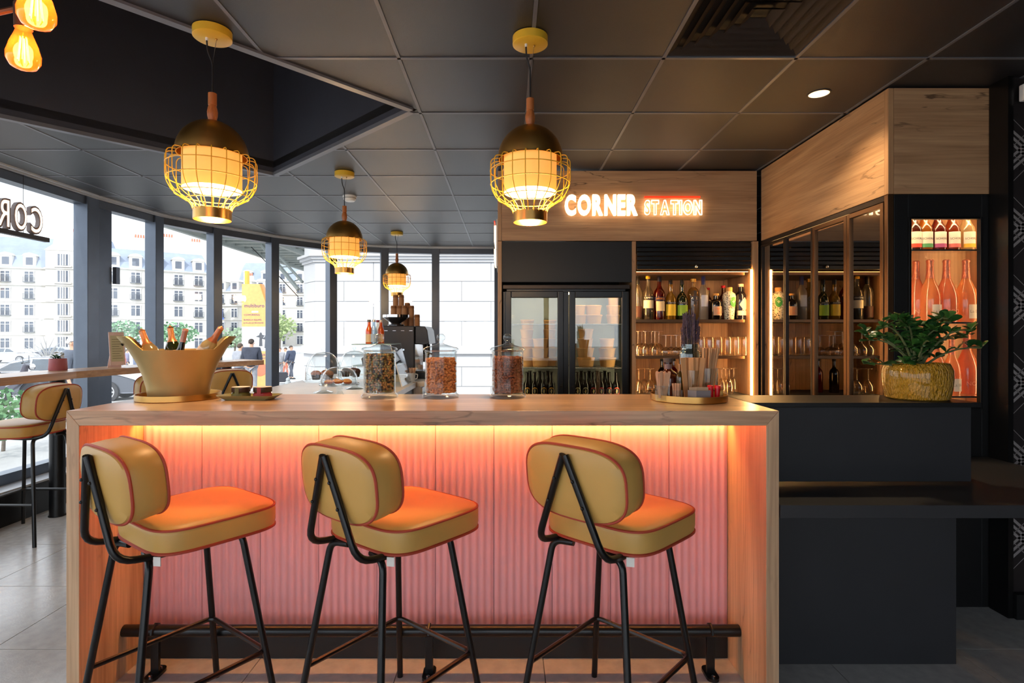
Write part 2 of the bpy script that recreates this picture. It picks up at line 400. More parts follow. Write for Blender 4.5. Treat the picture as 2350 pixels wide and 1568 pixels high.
# floor with its slabs
floor = G().prism(in_room(rect(-4, 3.7, -3, 8.1)), -.06, -.004).obj('floor', M_joint, kind='structure', smooth=False, label='grey stone slab floor of the bar')
fm = G().box(-.298, .298, -.298, .298, -.01, 0).mesh('floor_slab', M_floor, False)
for i in range(13):
    for j in range(15):
        x, y = -4.05+.6*i, -2.4+.6*j; r = rect(x+.002, x+.598, y+.002, y+.598); p = in_room(r)
        if y > 5.2 and x > -2.4: continue
        if y > 4.3 and x > -.6: continue
        if not p: continue
        if len(p) == 4 and min(a for a, b in p) > -3.84: put('floor_slab', fm, floor, (x+.3, y+.3, 0))
        else: G().prism([(a-x, b-y) for a, b in p], -.01, 0).obj('floor_slab', M_floor, floor, (x, y, 0), smooth=False)
# glazed front: bays between mullions
def seg_box(g, p, q, t0, t1, z0, z1):
    """a bar along p-q between offsets t0 (outside) and t1 (inside)"""
    p, q = Vector(p), Vector(q); d = (q-p).normalized(); n = Vector((d.y, -d.x))   # n points into the room
    a, b, c, e = p+n*t0, q+n*t0, q+n*t1, p+n*t1
    return g.hexa([tuple(v)+(z0,) for v in (a, b, c, e)], [tuple(v)+(z1,) for v in (a, b, c, e)])
ZB, ZT = .25, 2.60
bays = list(zip(NODES[:-1], NODES[1:]))
bays = [((-3.85, -3.0), (-3.85, -.6)), ((-3.85, -.6), (-3.85, 1.6)), ((-3.85, 1.6), (-3.85, 3.3)), ((-3.85, 3.3), (-3.85, 4.96))]+bays[1:]
for i, (p, q) in enumerate(bays):
    wdw = thing('window_%d' % (i+1), 'tall fixed pane in dark grey aluminium frame', None, (p[0], p[1], 0)); wdw['kind'] = 'structure'
    off = lambda v: (v[0]-p[0], v[1]-p[1])
    P0, Q0 = off(p), off(q)
    seg_box(G(), P0, Q0, -.004, .004, ZB+.05, ZT-.05).obj('pane', M_pane, wdw, smooth=False)
    seg_box(G(), P0, Q0, -.02, .09, ZB, ZB+.08).obj('bottom_rail', M_frame, wdw, smooth=False)
    seg_box(G(), P0, Q0, -.02, .09, ZT-.06, ZC+.04).obj('top_rail', M_frame, wdw, smooth=False)
    d = (Vector(q)-Vector(p)).normalized()
    big = i == 3
    hw = .055 if not big else .07
    e0 = tuple(Vector(Q0)-d*hw); e1 = tuple(Vector(Q0)+d*hw)
    seg_box(G(), e0, e1, -.02, .11, 0, ZC+.04).obj('mullion', M_frame, wdw, smooth=False, bev=.004)
    if big:
        e0 = tuple(Vector(Q0)+d*.09); e1 = tuple(Vector(Q0)+d*.27)
        seg_box(G(), e0, e1, -.03, .08, 0, ZC+.04).obj('column_cover', M_frame, wdw, smooth=False, bev=.004)
        G().box(.08, .115, .28, .33, 1.86, 2.02).obj('closer_box', M_frame, wdw, tuple(Q0)+(0,), smooth=False)
# plinth and sill below the glass, and the pale curtain track along the ceiling edge
inner = [(-3.60, -3.0), (-3.60, 4.98), (-3.50, 5.68), (-3.24, 6.27), (-2.87, 6.87), (-2.36, 7.42), (-1.74, 7.66), (-1.03, 7.75), (.9, 7.78)]
outer = [(-3.80, -3.0), (-3.80, 4.97), (-3.69, 5.74), (-3.40, 6.37), (-3.01, 7.01), (-2.46, 7.60), (-1.77, 7.84), (-1.05, 7.94), (.9, 7.97)]
pl = G(); si = G()
for i in range(len(inner)-1):
    a, b, c, d = outer[i], outer[i+1], inner[i+1], inner[i]
    pl.hexa([v+(0,) for v in (d, c, b, a)], [v+(.235,) for v in (d, c, b, a)])
pl.obj('trim_1', M_satin, kind='structure', smooth=False, label='black plinth below the window glass')
for i in range(len(inner)-1):
    a, b, c, d = outer[i], outer[i+1], inner[i+1], inner[i]
    si.hexa([v+(.235,) for v in (d, c, b, a)], [v+(.25,) for v in (d, c, b, a)])
si.obj('trim_2', mat('sill_grey', (176, 180, 186), .35), kind='structure', smooth=False, label='pale sill on top of the window plinth')
tk = G()
for i in range(len(inner)-1):
    for k0, k1, z0 in ((.42, .52, ZC-.014), (.62, .72, ZC-.022)):
        L_ = lambda j, k: tuple(Vector(inner[j])*(1-k)+Vector(outer[j])*k)
        tk.hexa([L_(i, k0)+(z0,), L_(i+1, k0)+(z0,), L_(i+1, k1)+(z0,), L_(i, k1)+(z0,)], [L_(i, k0)+(ZC,), L_(i+1, k0)+(ZC,), L_(i+1, k1)+(ZC,), L_(i, k1)+(ZC,)])
tk.obj('trim_3', M_track, kind='structure', smooth=False, label='pale curtain track following the window line on the ceiling')
# walls
G().box(.9, 3.6, 8.03, 8.13, 0, ZC+.1).obj('wall_back', M_dark, kind='structure', smooth=False, label='dark wall behind the back bar')
G().box(3.6, 3.7, -3, 8.13, 0, ZC+.1).obj('wall_right', M_dark, kind='structure', smooth=False, label='dark side wall')
rw = G().box(2.35, 3.7, -3.1, -3.0, 0, ZC+.1).obj('wall_rear', M_dark, kind='structure', smooth=False, label='dark wall behind the photographer')
for i, (x0, x1) in enumerate(((-3.85, -2.3), (-2.3, -.75), (-.75, .8), (.8, 2.35))):
    wdw = thing('window_%d' % (i+20), 'tall rear pane in dark grey frame', None, (x0, -3.05, 0)); wdw['kind'] = 'structure'
    G().box(0, x1-x0, -.004, .004, .1, 2.6).obj('pane', M_pane, wdw, smooth=False)
    G().box(x1-x0-.05, x1-x0+.05, -.06, .06, 0, ZC+.05).obj('mullion', M_frame, wdw, smooth=False)
    G().box(0, x1-x0, -.06, .06, 0, .2).obj('bottom_rail', M_frame, wdw, smooth=False)
    G().box(0, x1-x0, -.06, .06, 2.5, ZC+.05).obj('top_rail', M_frame, wdw, smooth=False)
# wallpapered wall at the right edge
wp = G().box(2.452, 3.6, 2.68, 2.765, 0, ZC).obj('wall_front', mat('brown_black_paper', (34, 27, 27), .6), kind='structure', smooth=False, label='brown-black wallpaper with pale grey crossed ribbons')
G().box(2.425, 2.451, 2.66, 2.765, 0, ZC).obj('trim_4', M_satin, kind='structure', smooth=False, label='black corner post beside the wallpaper')
G().box(2.453, 3.6, 2.645, 2.68, 0, .12).obj('baseboard_front', M_black, kind='structure', smooth=False, label='black baseboard under the wallpaper')
M_rib = mat('grey_print', (150, 142, 140), .6)
def strip(g, a, b, wd):
    a = Vector(a); b = Vector(b); d = (b-a).normalized(); n = Vector((-d.y, d.x))*wd/2
    g.add([(v.x, 2.6785, v.y) for v in (a-n, b-n, b+n, a+n)], [(0, 1, 2, 3)])
for cxm in (2.532, 2.91, 3.29):
    for k in range(7):
        zc = Z(345+178*k, 2.68); g = G()
        if zc < .2: continue
        for s in (-1, 1):
            for o_ in (-.032, 0, .032):
                strip(g, (cxm-.07, zc-s*.062+o_), (cxm+.07, zc+s*.062+o_), .013)
            for o_ in (-.085, .085):
                strip(g, (cxm-.085, zc-s*.085+o_), (cxm+.085, zc+s*.085+o_), .003)
        if k > 4: strip(g, (cxm+.06, zc-.12), (cxm+.06, zc-.30), .003)
        g.obj('ribbon_cross', M_rib, wp, smooth=False)
# ================================================================== back bar with sign fascia
YB = 4.17
bb = thing('back_bar_cabinet', 'oak back bar cabinet carrying the lit sign, with fridge bay and open shelf niche', 'cabinet', (0, YB, 0))
x0, x1 = -.075, 1.905
def bpart(name, m, a, b, c, d, e, f, bev=.0015, par=None): return G().box(a, b, c, d, e, f).obj(name, m, par or bb, smooth=False, bev=bev)
bpart('side_panel', M_oakz, x0, x0+.03, 0, .5, 0, 2.085)
bpart('side_panel', M_oakz, x1-.045, x1, .0, .5, 0, 2.085)
bpart('fascia', M_oakx, x0+.03, x1-.012, .0, .03, 2.089, 2.62)
bpart('fascia_end', M_oakz, x0, x0+.028, .0, .5, 2.089, 2.62)
bpart('divider', M_oakz, .945, .975, 0, .5, 0, 2.085)
bpart('filler_panel', M_black, x0+.03, .945, .012, .03, 1.775, 2.085)
bpart('top_board', M_black, x0+.03, x1-.04, .03, .5, 2.06, 2.085)
bpart('back_panel', M_black, x0+.03, .945, .48, .5, 0, 2.085)
bk0 = .975
for k in range(4):
    w_ = (1.860-bk0)/4
    bpart('back_board', M_oakz, bk0+w_*k+.001, bk0+w_*(k+1)-.001, .47, .49, .9, 2.06)
bpart('base_unit', M_black, .975, 1.86, .02, .47, 0, .885)
bpart('base_top', M_black2, .975, 1.86, .0, .47, .885, .91)
for k in range(6): bpart('shutter_slat', M_satin, .985, 1.855, .012, .028, 1.872+k*.034, 1.872+k*.034+.031, .004)
kn = G().ball((1.43, -.008, 1.893), .012).obj('shutter_knob', M_chrome, bb)
for z, nm in ((1.832, 'shelf'), (1.470, 'shelf'), (1.19, 'shelf')):
    s_ = bpart(nm, M_darkbronze, .98, 1.82, .05, .468, z, z+.022)
    bpart('front_edge', M_bronze, .98, 1.82, .046, .052, z+.001, z+.021, 0, s_)
G().box(1.846, 1.858, -.004, .004, .91, 1.868).obj('led_or_fill_strip', M_led, bb, smooth=False)
G().box(.985, 1.84, .030, .034, 1.8545, 1.857).obj('led_or_fill_strip', mat('led_strip_soft', (255, 214, 160), .5, em=(255, 180, 100), es=8), bb, smooth=False)
G().box(.9752, .979, .050, .062, .93, 1.83).obj('led_or_fill_strip', M_led, bb, smooth=False)  # added strip hidden behind the divider to brighten the niche
# lettering on the fascia
sign = thing('neon_sign', 'glowing two-word letter sign on the oak fascia above the fridge', 'sign', (0, YB, 0))
def letters(word, xa, xb, za, zb, y0, depth, m, par, outline=0, off=0, name='letter'):
    """each letter a part; the word fills the box xa-xb, za-zb"""
    vs, fs = text_geo(word, 1.0, 0, off); w_ = max(v[0] for v in vs)-min(v[0] for v in vs)
    n = len(word); geos = [text_geo(c, 1.0, .02 if not outline else 0, off, outline=outline/((zb-za)/.72) if outline else 0) for c in word]
    ws = [max(v[0] for v in g_[0])-min(v[0] for v in g_[0]) for g_ in geos]; gap = .10
    tot = sum(ws)+gap*(n-1); sx = (xb-xa)/tot; x = xa; res = []
    for c, (v_, f_), ww in zip(word, geos, ws):
        mnx = min(v[0] for v in v_); mny = min(v[1] for v in v_); mxy = max(v[1] for v in v_); sz = (zb-za)/(mxy-mny)
        g = G(); zs = max(abs(v[2]) for v in v_) or 1
        g.add([(x+(a-mnx)*sx, y0-(q/zs)*depth/2, za+(b-mny)*sz) for a, b, q in v_], f_)
        res.append(g.obj(name, m, par, smooth=False)); x += (ww+gap)*sx
    return res
D_ = YB-.03
letters('CORNER', X(1296, D_), X(1463, D_), Z(495, D_), Z(447, D_), -.03, .03, M_neon, sign, 0, .045)
letters('STATION', X(1479, D_), X(1611, D_), Z(494, D_), Z(459, D_), -.03, .02, mat('neon_tube', (255, 248, 235), .5, em=(255, 226, 180), es=2.2), sign, .0036, .05)
G().box(X(1479, D_), X(1607, D_), -.034, -.018, Z(454, D_), Z(450.5, D_)).obj('bar', mat('neon_red', (235, 60, 30), .5, em=(255, 50, 20), es=.7), sign, smooth=False)
for xx in (X(1320, D_), X(1440, D_), X(1500, D_), X(1590, D_)):
    G().tube([(xx, 0, Z(475, D_)), (xx, -.028, Z(475, D_))], .004, 6).obj('standoff', M_chrome, sign)
# a second lit sign on the end panel, seen edge-on
es_ = thing('side_neon_sign', 'lit sign letters on the end of the back bar seen edge on', 'sign', (x0, YB+.25, 2.05))
for word, z, h, m in (('CORNER', .10, .13, M_neon), ('STATION', -.07, .10, M_neon)):
    vs, fs = text_geo(word, .15, .008, .004)
    g = G(); mx = max(abs(v[0]) for v in vs); g.add([(-.022-q, -a*.2/mx, z+b*h/.11) for a, b, q in vs], fs); g.obj('lettering', m, es_, smooth=False)
G().box(-.03, -.022, -.2, .2, .19, .20).obj('bar', MATS['neon_red'], es_, smooth=False)
G().box(-.012, -.001, -.22, .22, -.15, .21).obj('backing', mat('clear_acrylic', (210, 205, 200), .2), es_, smooth=False)
# ================================================================== glass-door cabinets along the right
YF, XR = 2.77, 1.92
gc = thing('glass_door_cabinet', 'tall drinks cabinet with four smoked glass doors under an oak fascia', 'cabinet', (XR, 0, 0))
def gp(name, m, a, b, c, d, e, f, bev=.0015, par=None): return G().box(a, b, c, d, e, f).obj(name, m, par or gc, smooth=False, bev=bev)
gp('fascia', M_oaky, 0, .03, YF+.03, 4.158, 2.086, 2.62)
gp('header_rail', M_darkbronze, .0, .03, YF+.03, 4.158, 2.055, 2.083)
gp('back_panel', mat('dark_walnut_board', (70, 46, 30), .5), .50, .52, 3.14, 4.15, 0, 2.085)
gp('end_panel', M_black, .03, .50, 4.13, 4.15, 0, 2.085)
gp('end_panel', M_black, .045, .50, 3.118, 3.132, 0, 2.085)
gp('end_panel', M_black, .03, .045, 2.80, 3.132, 0, 2.085)
gp('base_unit', M_black, .012, .50, 3.13, 4.12, 0, .90)
for z in (1.80, 1.478, 1.19):
    s_ = gp('shelf', M_darkbronze, .06, .49, 3.13, 4.12, z, z+.02)
    gp('front_edge', M_bronze, .056, .062, 3.13, 4.12, z+.001, z+.019, 0, s_)
G().box(.06, .075, 3.2, 4.1, 2.04, 2.05).obj('led_or_fill_strip', mat('led_strip_dim', (255, 214, 160), .5, em=(255, 190, 120), es=10), gc, smooth=False)
for k, (ya, yb) in enumerate(((3.80, 4.15), (3.455, 3.795), (3.105, 3.45), (2.80, 3.10))):
    m = M_darkbronze if k < 2 else M_bronze
    fw = .014 if k < 2 else .024
    dr = gp('door', M_tint, .006, .010, ya+fw, yb-fw, .905+fw, 2.05-fw, 0)
    for a, b, c, d in ((ya, ya+fw, .905, 2.05), (yb-fw, yb, .905, 2.05), (ya+fw, yb-fw, .905, .905+fw), (ya+fw, yb-fw, 2.05-fw, 2.05)):
        gp('door_frame', m, -.006, .018, a, b, c, d, .001, dr)
# ================================================================== display cabinet facing the room
dc = thing('display_cabinet', 'black end cabinet with a lit bottle window and oak fascia', 'cabinet', (0, YF, 0))
def dp(name, m, a, b, c, d, e, f, bev=.0015, par=None): return G().box(a, b, c, d, e, f).obj(name, m, par or dc, smooth=False, bev=bev)
dp('fascia', M_oakx, 1.95, 2.522, 0, .03, 2.086, 2.62)
dp('fascia_corner', M_oakz, 1.92, 1.948, .0, .03, 2.086, 2.62)
dp('corner_post', M_bronze, 1.918, 1.948, .0, .028, .905, 2.083)
dp('stile', M_black, 1.95, 2.02, 0, .03, 0, 2.083)
dp('stile', M_black, 2.392, 2.522, 0, .03, 0, 2.083)
dp('top_rail', M_black, 2.02, 2.392, 0, .03, 1.97, 2.083)
dp('bottom_rail', M_black, 2.02, 2.392, 0, .03, 0, 1.0)
dp('pane', M_glass, 2.02, 2.392, .018, .022, 1.0, 1.97, 0)
for a, b, c, d in ((2.02, 2.032, 1.0, 1.97), (2.38, 2.392, 1.0, 1.97), (2.032, 2.38, 1.0, 1.012), (2.032, 2.38, 1.958, 1.97)): dp('bead', M_satin, a, b, -.008, .016, c, d, .001)
M_oakp = wood('pale_oak', 'z', (222, 184, 138), (196, 156, 112), .1)
dp('back_board', M_oakp, 1.99, 2.60, .33, .345, .95, 2.08)
dp('side_board', M_oakp, 2.585, 2.60, .03, .33, .95, 2.08)
dp('side_board', M_oakp, 1.985, 2.0, .03, .33, .95, 2.08)
dp('floor_board', M_oakp, 2.0, 2.585, .03, .33, .95, .97)
dp('top_board', M_oakp, 2.0, 2.585, .03, .33, 2.06, 2.08)
for z in (1.805, 1.432, 1.052):
    s_ = dp('glass_shelf', M_glass, 2.005, 2.58, .045, .325, z, z+.008, 0)
    dp('front_edge', mat('shelf_glass_edge', (30, 44, 40), .1, spec=.8), 2.005, 2.58, .043, .045, z, z+.008, 0, s_)
for a in (2.004, 2.572): G().box(a, a+.008, .034, .042, 1.0, 2.05).obj('led_or_fill_strip', mat('added_case_strip', (255, 225, 190), .5, em=(255, 214, 165), es=24), dc, smooth=False)  # added strips hidden behind the stiles to brighten bottles and back board
G().box(2.03, 2.56, .05, .07, 2.045, 2.055).obj('led_or_fill_strip', mat('added_case_strip', (255, 225, 190), .5, em=(255, 214, 165), es=24), dc, smooth=False)  # small strip added under the case top to light the interior
# ================================================================== the bar
BX0, BX1, BY0, BY1, BH = -1.597, .982, 1.986, 2.54, 1.10
bar = thing('bar_counter', 'oak waterfall bar counter with glowing pink fluted front', 'counter', (0, BY0, 0))
def bp_(name, m, a, b, c, d, e, f, bev=.002): return G().box(a, b, c, d, e, f).obj(name, m, bar, smooth=False, bev=bev)
t_ = .047
# worktop and uprights are mitred at the corners
def mitre(name, m, poly): return G().prism_xz(poly, 0, BY1-BY0).obj(name, m, bar, smooth=False, bev=.0015)
mitre('worktop', M_oakbar, [(BX0, BH), (BX0+t_, BH-.054), (BX1-t_, BH-.054), (BX1, BH)][::-1])
mitre('upright', M_oakbarz, [(BX0, 0), (BX0+t_-.0005, 0), (BX0+t_-.0005, BH-.0545), (BX0, BH-.0005)])
mitre('upright', M_oakbarz, [(BX1-t_+.0005, 0), (BX1, 0), (BX1, BH-.0005), (BX1-t_+.0005, BH-.0545)])
xa, xb = BX0+t_, BX1-t_; yp = 2.337-BY0
n = 10; pw_ = (xb-xa)/n
fl = G(); pts = []
per = 8
for k in range(per*8+1):
    u = k/(per*8); pts.append((.001+u*(pw_-.002), -.006*(.5-.5*math.cos(2*PI*per*u))))
vs = []; fs = []
for (a, b) in pts: vs += [(a, b, .135), (a, b, 1.045)]
for k in range(len(pts)-1): fs.append((2*k, 2*k+2, 2*k+3, 2*k+1))
e = len(vs); vs += [(.001, .012, .135), (.001, .012, 1.045), (pw_-.001, .012, .135), (pw_-.001, .012, 1.045)]
fs += [(0, 1, e+1, e), (2*len(pts)-2, e+2, e+3, 2*len(pts)-1), (e, e+1, e+3, e+2)]
fme = G().add(vs, fs).mesh('fluted_panel', M_pink)
for k in range(n): put('fluted_panel', fme, bar, (xa+pw_*k, yp, 0))
bp_('carcass', M_black, xa, xb, yp+.02, BY1-BY0-.01, .02, 1.04)
bp_('kick_plate', M_black, xa, xb, yp-.004, yp+.02, 0, .134)
bp_('kick_trim', M_satin, xa, xb, yp-.012, yp-.004, .10, .134)
G().box(xa+.01, xb-.01, yp-.050, yp-.038, 1.034, 1.044).obj('led_or_fill_strip', M_ledbar, bar, smooth=False)
G().box(xa, xb, yp-.056, yp-.052, 1.020, 1.046).obj('led_lip', M_oakbar, bar, smooth=False)
# foot rail
fr = thing('foot_rail', 'black tubular foot rail on floor brackets under the bar', 'foot rail', (0, 2.217, 0))
G().tube([(xa+.001, 0, .18), (xb-.001, 0, .18)], .023, 14).obj('rail', M_satin, fr)
for x in (X(357, 2.217), X(985, 2.217), X(1630, 2.217)):
    p = G(); p.box(x-.016, x+.016, -.008, .008, .0, .165)
    p = p.obj('bracket', M_satin, fr, smooth=False, bev=.002)
    G().tube([(x-.0, -.026, .175), (x, -.022, .195), (x, 0, .2065), (x, .022, .195), (x, .026, .175)], .006, 6).obj('clamp', M_satin, p)
    G().prism(rrect(.05, .10, .024), 0, .012).obj('foot', M_satin, p, (x, 0, 0), smooth=False)
    for s in (-1, 1): G().lathe([(.007, .012), (.007, .018), (.001, .020)], 8, (x, s*.034, 0)).obj('bolt', M_chrome, p)
# black side counter with the low shelf
sc = thing('side_counter', 'black side counter with raised panel and low projecting shelf, right of the bar', 'counter', (0, 0, 0))
def sp(name, m, a, b, c, d, e, f, bev=.002): return G().box(a, b, c, d, e, f).obj(name, m, sc, smooth=False, bev=bev)
sp('worktop', M_black, .984, 1.915, 2.22, 2.50, 1.082, 1.10)
sp('upper_panel', M_black2, .984, 1.90, 2.25, 2.27, .773, 1.08)
sp('end_panel', M_black2, 1.88, 1.90, 2.27, 2.49, .773, 1.08)
sp('low_shelf', M_black2, .984, 2.42, 1.98, 2.765, .713, .76)
sp('lower_panel', M_black2, .984, 1.872, 2.29, 2.31, 0, .712)
sp('side_panel', M_black2, 1.852, 1.872, 2.31, 2.765, 0, .712)
# ================================================================== bar stools
def cushion(outline, prof, axis='z', curve=0):
    """closed pillow: outline rings scaled by s at height h"""
    g = G(); n = len(outline); vs = []; fs = []
    for s, h in prof:
        for x, y in outline:
            xx, yy = x*s, y*s
            if axis == 'z': vs.append((xx, yy, h))
            else: vs.append((xx, h+curve*xx*xx, yy))
    for i in range(len(prof)-1):
        for k in range(n):
            k2 = (k+1) % n
            f = (i*n+k, i*n+k2, (i+1)*n+k2, (i+1)*n+k)
            fs.append(f if axis == 'z' else f[::-1])
    b = tuple(range(n-1, -1, -1)); t = tuple((len(prof)-1)*n+k for k in range(n))
    fs += [b, t] if axis == 'z' else [b[::-1], t[::-1]]
    g.add(vs, fs); return g
def super_outline(w_, h, e=4.0, n=48, rear=0):
    pts = []
    for k in range(n):
        a = 2*PI*k/n; c, s = math.cos(a), math.sin(a)
        x = math.copysign(abs(c)**(2/e), c)*w_/2; y = math.copysign(abs(s)**(2/e), s)*h/2
        x *= 1+rear*(y/(h/2)); pts.append((x, y))
    return pts
stool = thing('bar_stool', 'stool', 'stool', (0, 0, 0), 0, 'bar stools with mustard cushions')
so = super_outline(.425, .41, 4.6, 56, .05)
SZ0, SZ1 = .692, .772
seat = cushion(so, [(.3, SZ0), (.93, SZ0+.001), (.985, SZ0+.008), (1.0, SZ0+.025), (1.0, SZ1-.018), (.99, SZ1-.006), (.965, SZ1), (.86, SZ1+.007), (.6, SZ1+.012), (.25, SZ1+.013)]).obj('seat', M_vinyl, stool, (0, .06, 0))
G().tube([(x*.985, y*.985, SZ1-.004) for x, y in so], .0045, 6, True).obj('piping', M_pipe, seat)
G().tube([(x*.985, y*.985, SZ0+.005) for x, y in so], .0055, 6, True).obj('piping', M_pipe, seat)
G().box(-.012, .012, -.0015, .0015, -.028, 0).obj('care_tag', M_paper, seat, (.155, -.192, SZ0), (0, 0, .5), smooth=False)
bo = super_outline(.385, .235, 3.2, 56)
TH = .055
back = cushion(bo, [(.35, -TH-.012), (.8, -TH-.009), (.955, -TH-.001), (1.0, -TH+.012), (1.015, 0), (1.0, TH-.012), (.955, TH+.001), (.8, TH+.010), (.35, TH+.013)], 'y', .35).obj('backrest', M_vinyl, stool, (0, -.178, .918), (math.radians(6), 0, 0))
for yy, s in ((-TH+.006, .992), (TH-.006, .992)):
    G().tube([(x*s, yy+.35*x*x, z*s) for x, z in bo], .0045, 6, True).obj('piping', M_pipe, back)
lr = .0115
for sx in (-1, 1):
    for sy in (-1, 1):
        G().tube(bend([(sx*.06, sy*.13, .682), (sx*.135, sy*.145, .678), (sx*.225, sy*.235, .0)], .05), lr, 10).obj('leg', M_satin, stool)
        
def leg_at(sx, sy, z): t = (.678-z)/.678; return (sx*(.135+.09*t), sy*(.145+.09*t), z)
fp = [leg_at(-1, -1, .262), leg_at(-1, 1, .262), leg_at(1, 1, .262), leg_at(1, -1, .262)]
G().tube(bend(fp, .03), .009, 8).obj('footrest', M_satin, stool)
vb = [(0.004, -.264, 1.005), (.128, -.234, .70), (.125, -.11, .683), (.10, .03, .683)]
for sx in (-1, 1):
    b_ = G().tube(bend([(sx*a, b, c) for a, b, c in vb], .055), lr, 10).obj('back_support', M_satin, stool)
    for t in (.25, .5):
        G().ball((sx*(.004+.124*t), -.264+.030*t-.011, 1.005-.305*t), .006, 8, 5).obj('screw', M_satin, b_)
KIDS[stool.name] = list(stool.children)
for ch in list(stool.children): KIDS[ch.name] = list(ch.children)
def place(i, x, y, deg, label):
    s = stool if i == 0 else copy_tree(stool)
    s.location = (x, y, 0); s.rotation_euler = (0, 0, math.radians(deg)); s['label'] = label
place(0, -1.125, 1.885, -36, 'mustard bar stool with rust piping nearest the left end of the pink bar front')
place(1, -.40, 1.885, -38, 'middle one of three mustard bar stools along the pink bar front')
place(2, .353, 1.885, -43, 'mustard bar stool nearest the right upright of the pink bar front')
place(3, -3.29, 3.77, 90, 'cream stool at the window ledge below the small red planter, leftmost stool')
place(4, -3.12, 4.80, 60, 'cream window stool half hidden behind the champagne bucket')
place(5, -2.80, 5.47, 38, 'far cream window stool standing between bucket and yellow totem')
# ================================================================== window ledge
Ff = [(-3.22, 1.2), (-3.22, 4.1), (-3.10, 4.75), (-2.90, 5.4), (-2.64, 5.95)]
Fb = [(-3.58, 1.2), (-3.58, 4.1), (-3.47, 4.85), (-3.25, 5.55), (-2.97, 6.15)]
led = thing('window_ledge', 'long oak standing ledge following the window glass', 'ledge', (0, 0, 0))
for i in range(4):
    a, b, c, d = Ff[i], Ff[i+1], Fb[i+1], Fb[i]
    G().hexa([v+(1.048,) for v in (a, b, c, d)], [v+(1.10,) for v in (a, b, c, d)]).obj('board', M_oakledge, led, smooth=False)
for x, y in ((-3.42, 4.17), (-3.18, 5.15), (-2.93, 5.72), (-3.42, 2.0)):
    p = G().lathe([(.05, .008), (.05, 1.046)], 18, (x, y, 0)).obj('post', M_satin, led)
    G().lathe([(.056, 0), (.056, .008)], 18, (x, y, 0)).obj('foot', M_satin, p)
# ================================================================== pendant lamps
lamp = thing('pendant_lamp', 'lamp', 'lamp', (0, 0, ZC), 0, 'brass dome pendants with yellow wire cages')
cn = G().lathe([(.0, -.034), (.070, -.034), (.074, -.031), (.074, 0)], 32).obj('canopy', M_yellow, lamp)
G().lathe([(.005, -.046), (.006, -.034)], 8, (-.018, -.01, 0)).obj('cable_gland', M_white, cn)
G().ball((.016, 0, -.037), .005).obj('wire_anchor', M_brass, cn)
G().tube(bend([(-.018, -.01, -.045), (-.016, -.008, -.09), (0, 0, -.13), (0, 0, -.27)], .04), .0035, 6).obj('cable', M_ink, lamp)
G().tube([(.016, 0, -.04), (0, 0, -.14)], .0012, 5).obj('suspension_wire', M_steel, lamp)
hd = G().lathe([(.0, -.258), (.0165, -.259), (.0165, -.307), (.014, -.309), (.0165, -.315), (.0205, -.335), (.0195, -.352), (.0155, -.368), (.0155, -.378), (0, -.378)][::-1], 16).obj('handle', M_handle, lamp)
dome = [(.137*math.cos(a), -.515+.142*math.sin(a)) for a in [PI/2*k/12 for k in range(13)]]
dome[-1] = (.012, dome[-1][1])
G().lathe(dome[:]+[(.010, -.376)]+[(r*.975, z-.003) for r, z in dome[::-1]], 40, cap0=False, cap1=False).obj('dome', M_brassd, lamp)
rib = [(.128, -.515), (.158, -.518), (.167, -.530), (.168, -.60), (.164, -.635), (.145, -.672), (.115, -.694), (.090, -.708), (.076, -.724), (.070, -.745)]
rm = G().tube(bend([(r, 0, z) for r, z in rib], .012, 3), .0021, 5).mesh('cage_rib', M_yellow)
for k in range(20): put('cage_rib', rm, lamp, (0, 0, 0), (0, 0, 2*PI*(k+.5)/20))
for r, z in ((.131, -.516), (.168, -.565), (.166, -.62), (.137, -.680), (.100, -.703)):
    G().tube([(r*math.cos(2*PI*k/40), r*math.sin(2*PI*k/40), z) for k in range(40)], .0021, 5, True).obj('cage_hoop', M_yellow, lamp)
G().lathe([(.070, -.780), (.072, -.780), (.072, -.738), (.070, -.738), (.070, -.780)], 32, cap0=False, cap1=False).obj('collar', M_brass, lamp)
sh = G().lathe([(.110, -.655), (.111, -.655), (.111, -.500), (.02, -.490)], 36, cap0=False, cap1=False).obj('shade', M_shade, lamp)
G().lathe([(.0, -.650), (.1085, -.649)], 36).obj('diffuser', M_diff, sh)
KIDS[lamp.name] = list(lamp.children)
for ch in list(lamp.children): KIDS[ch.name] = list(ch.children)
for i, (x, y, e, lb) in enumerate(((-1.215, 2.26, 16, 'large caged brass pendant hanging left, above the champagne bucket'),
                                 (.095, 2.31, 16, 'large caged brass pendant hanging in front of the sign fascia'),
                                 (-1.26, 4.24, 16, 'mid-sized caged brass pendant above the glass cake domes'),
                                 (-1.355, 6.72, 16, 'smallest, farthest caged brass pendant above the coffee machine'))):
    l = lamp if i == 0 else copy_tree(lamp)
    l.location = (x, y, ZC-.003); l['label'] = lb
    ld = bpy.data.lights.new('lamp_light', 'POINT'); ld.energy = e*.95; ld.color = (1, .66, .34); ld.shadow_soft_size = .09
    lo = bpy.data.objects.new('lamp_light', ld); COL.objects.link(lo); lo.parent = l; lo.location = (0, 0, -.70)
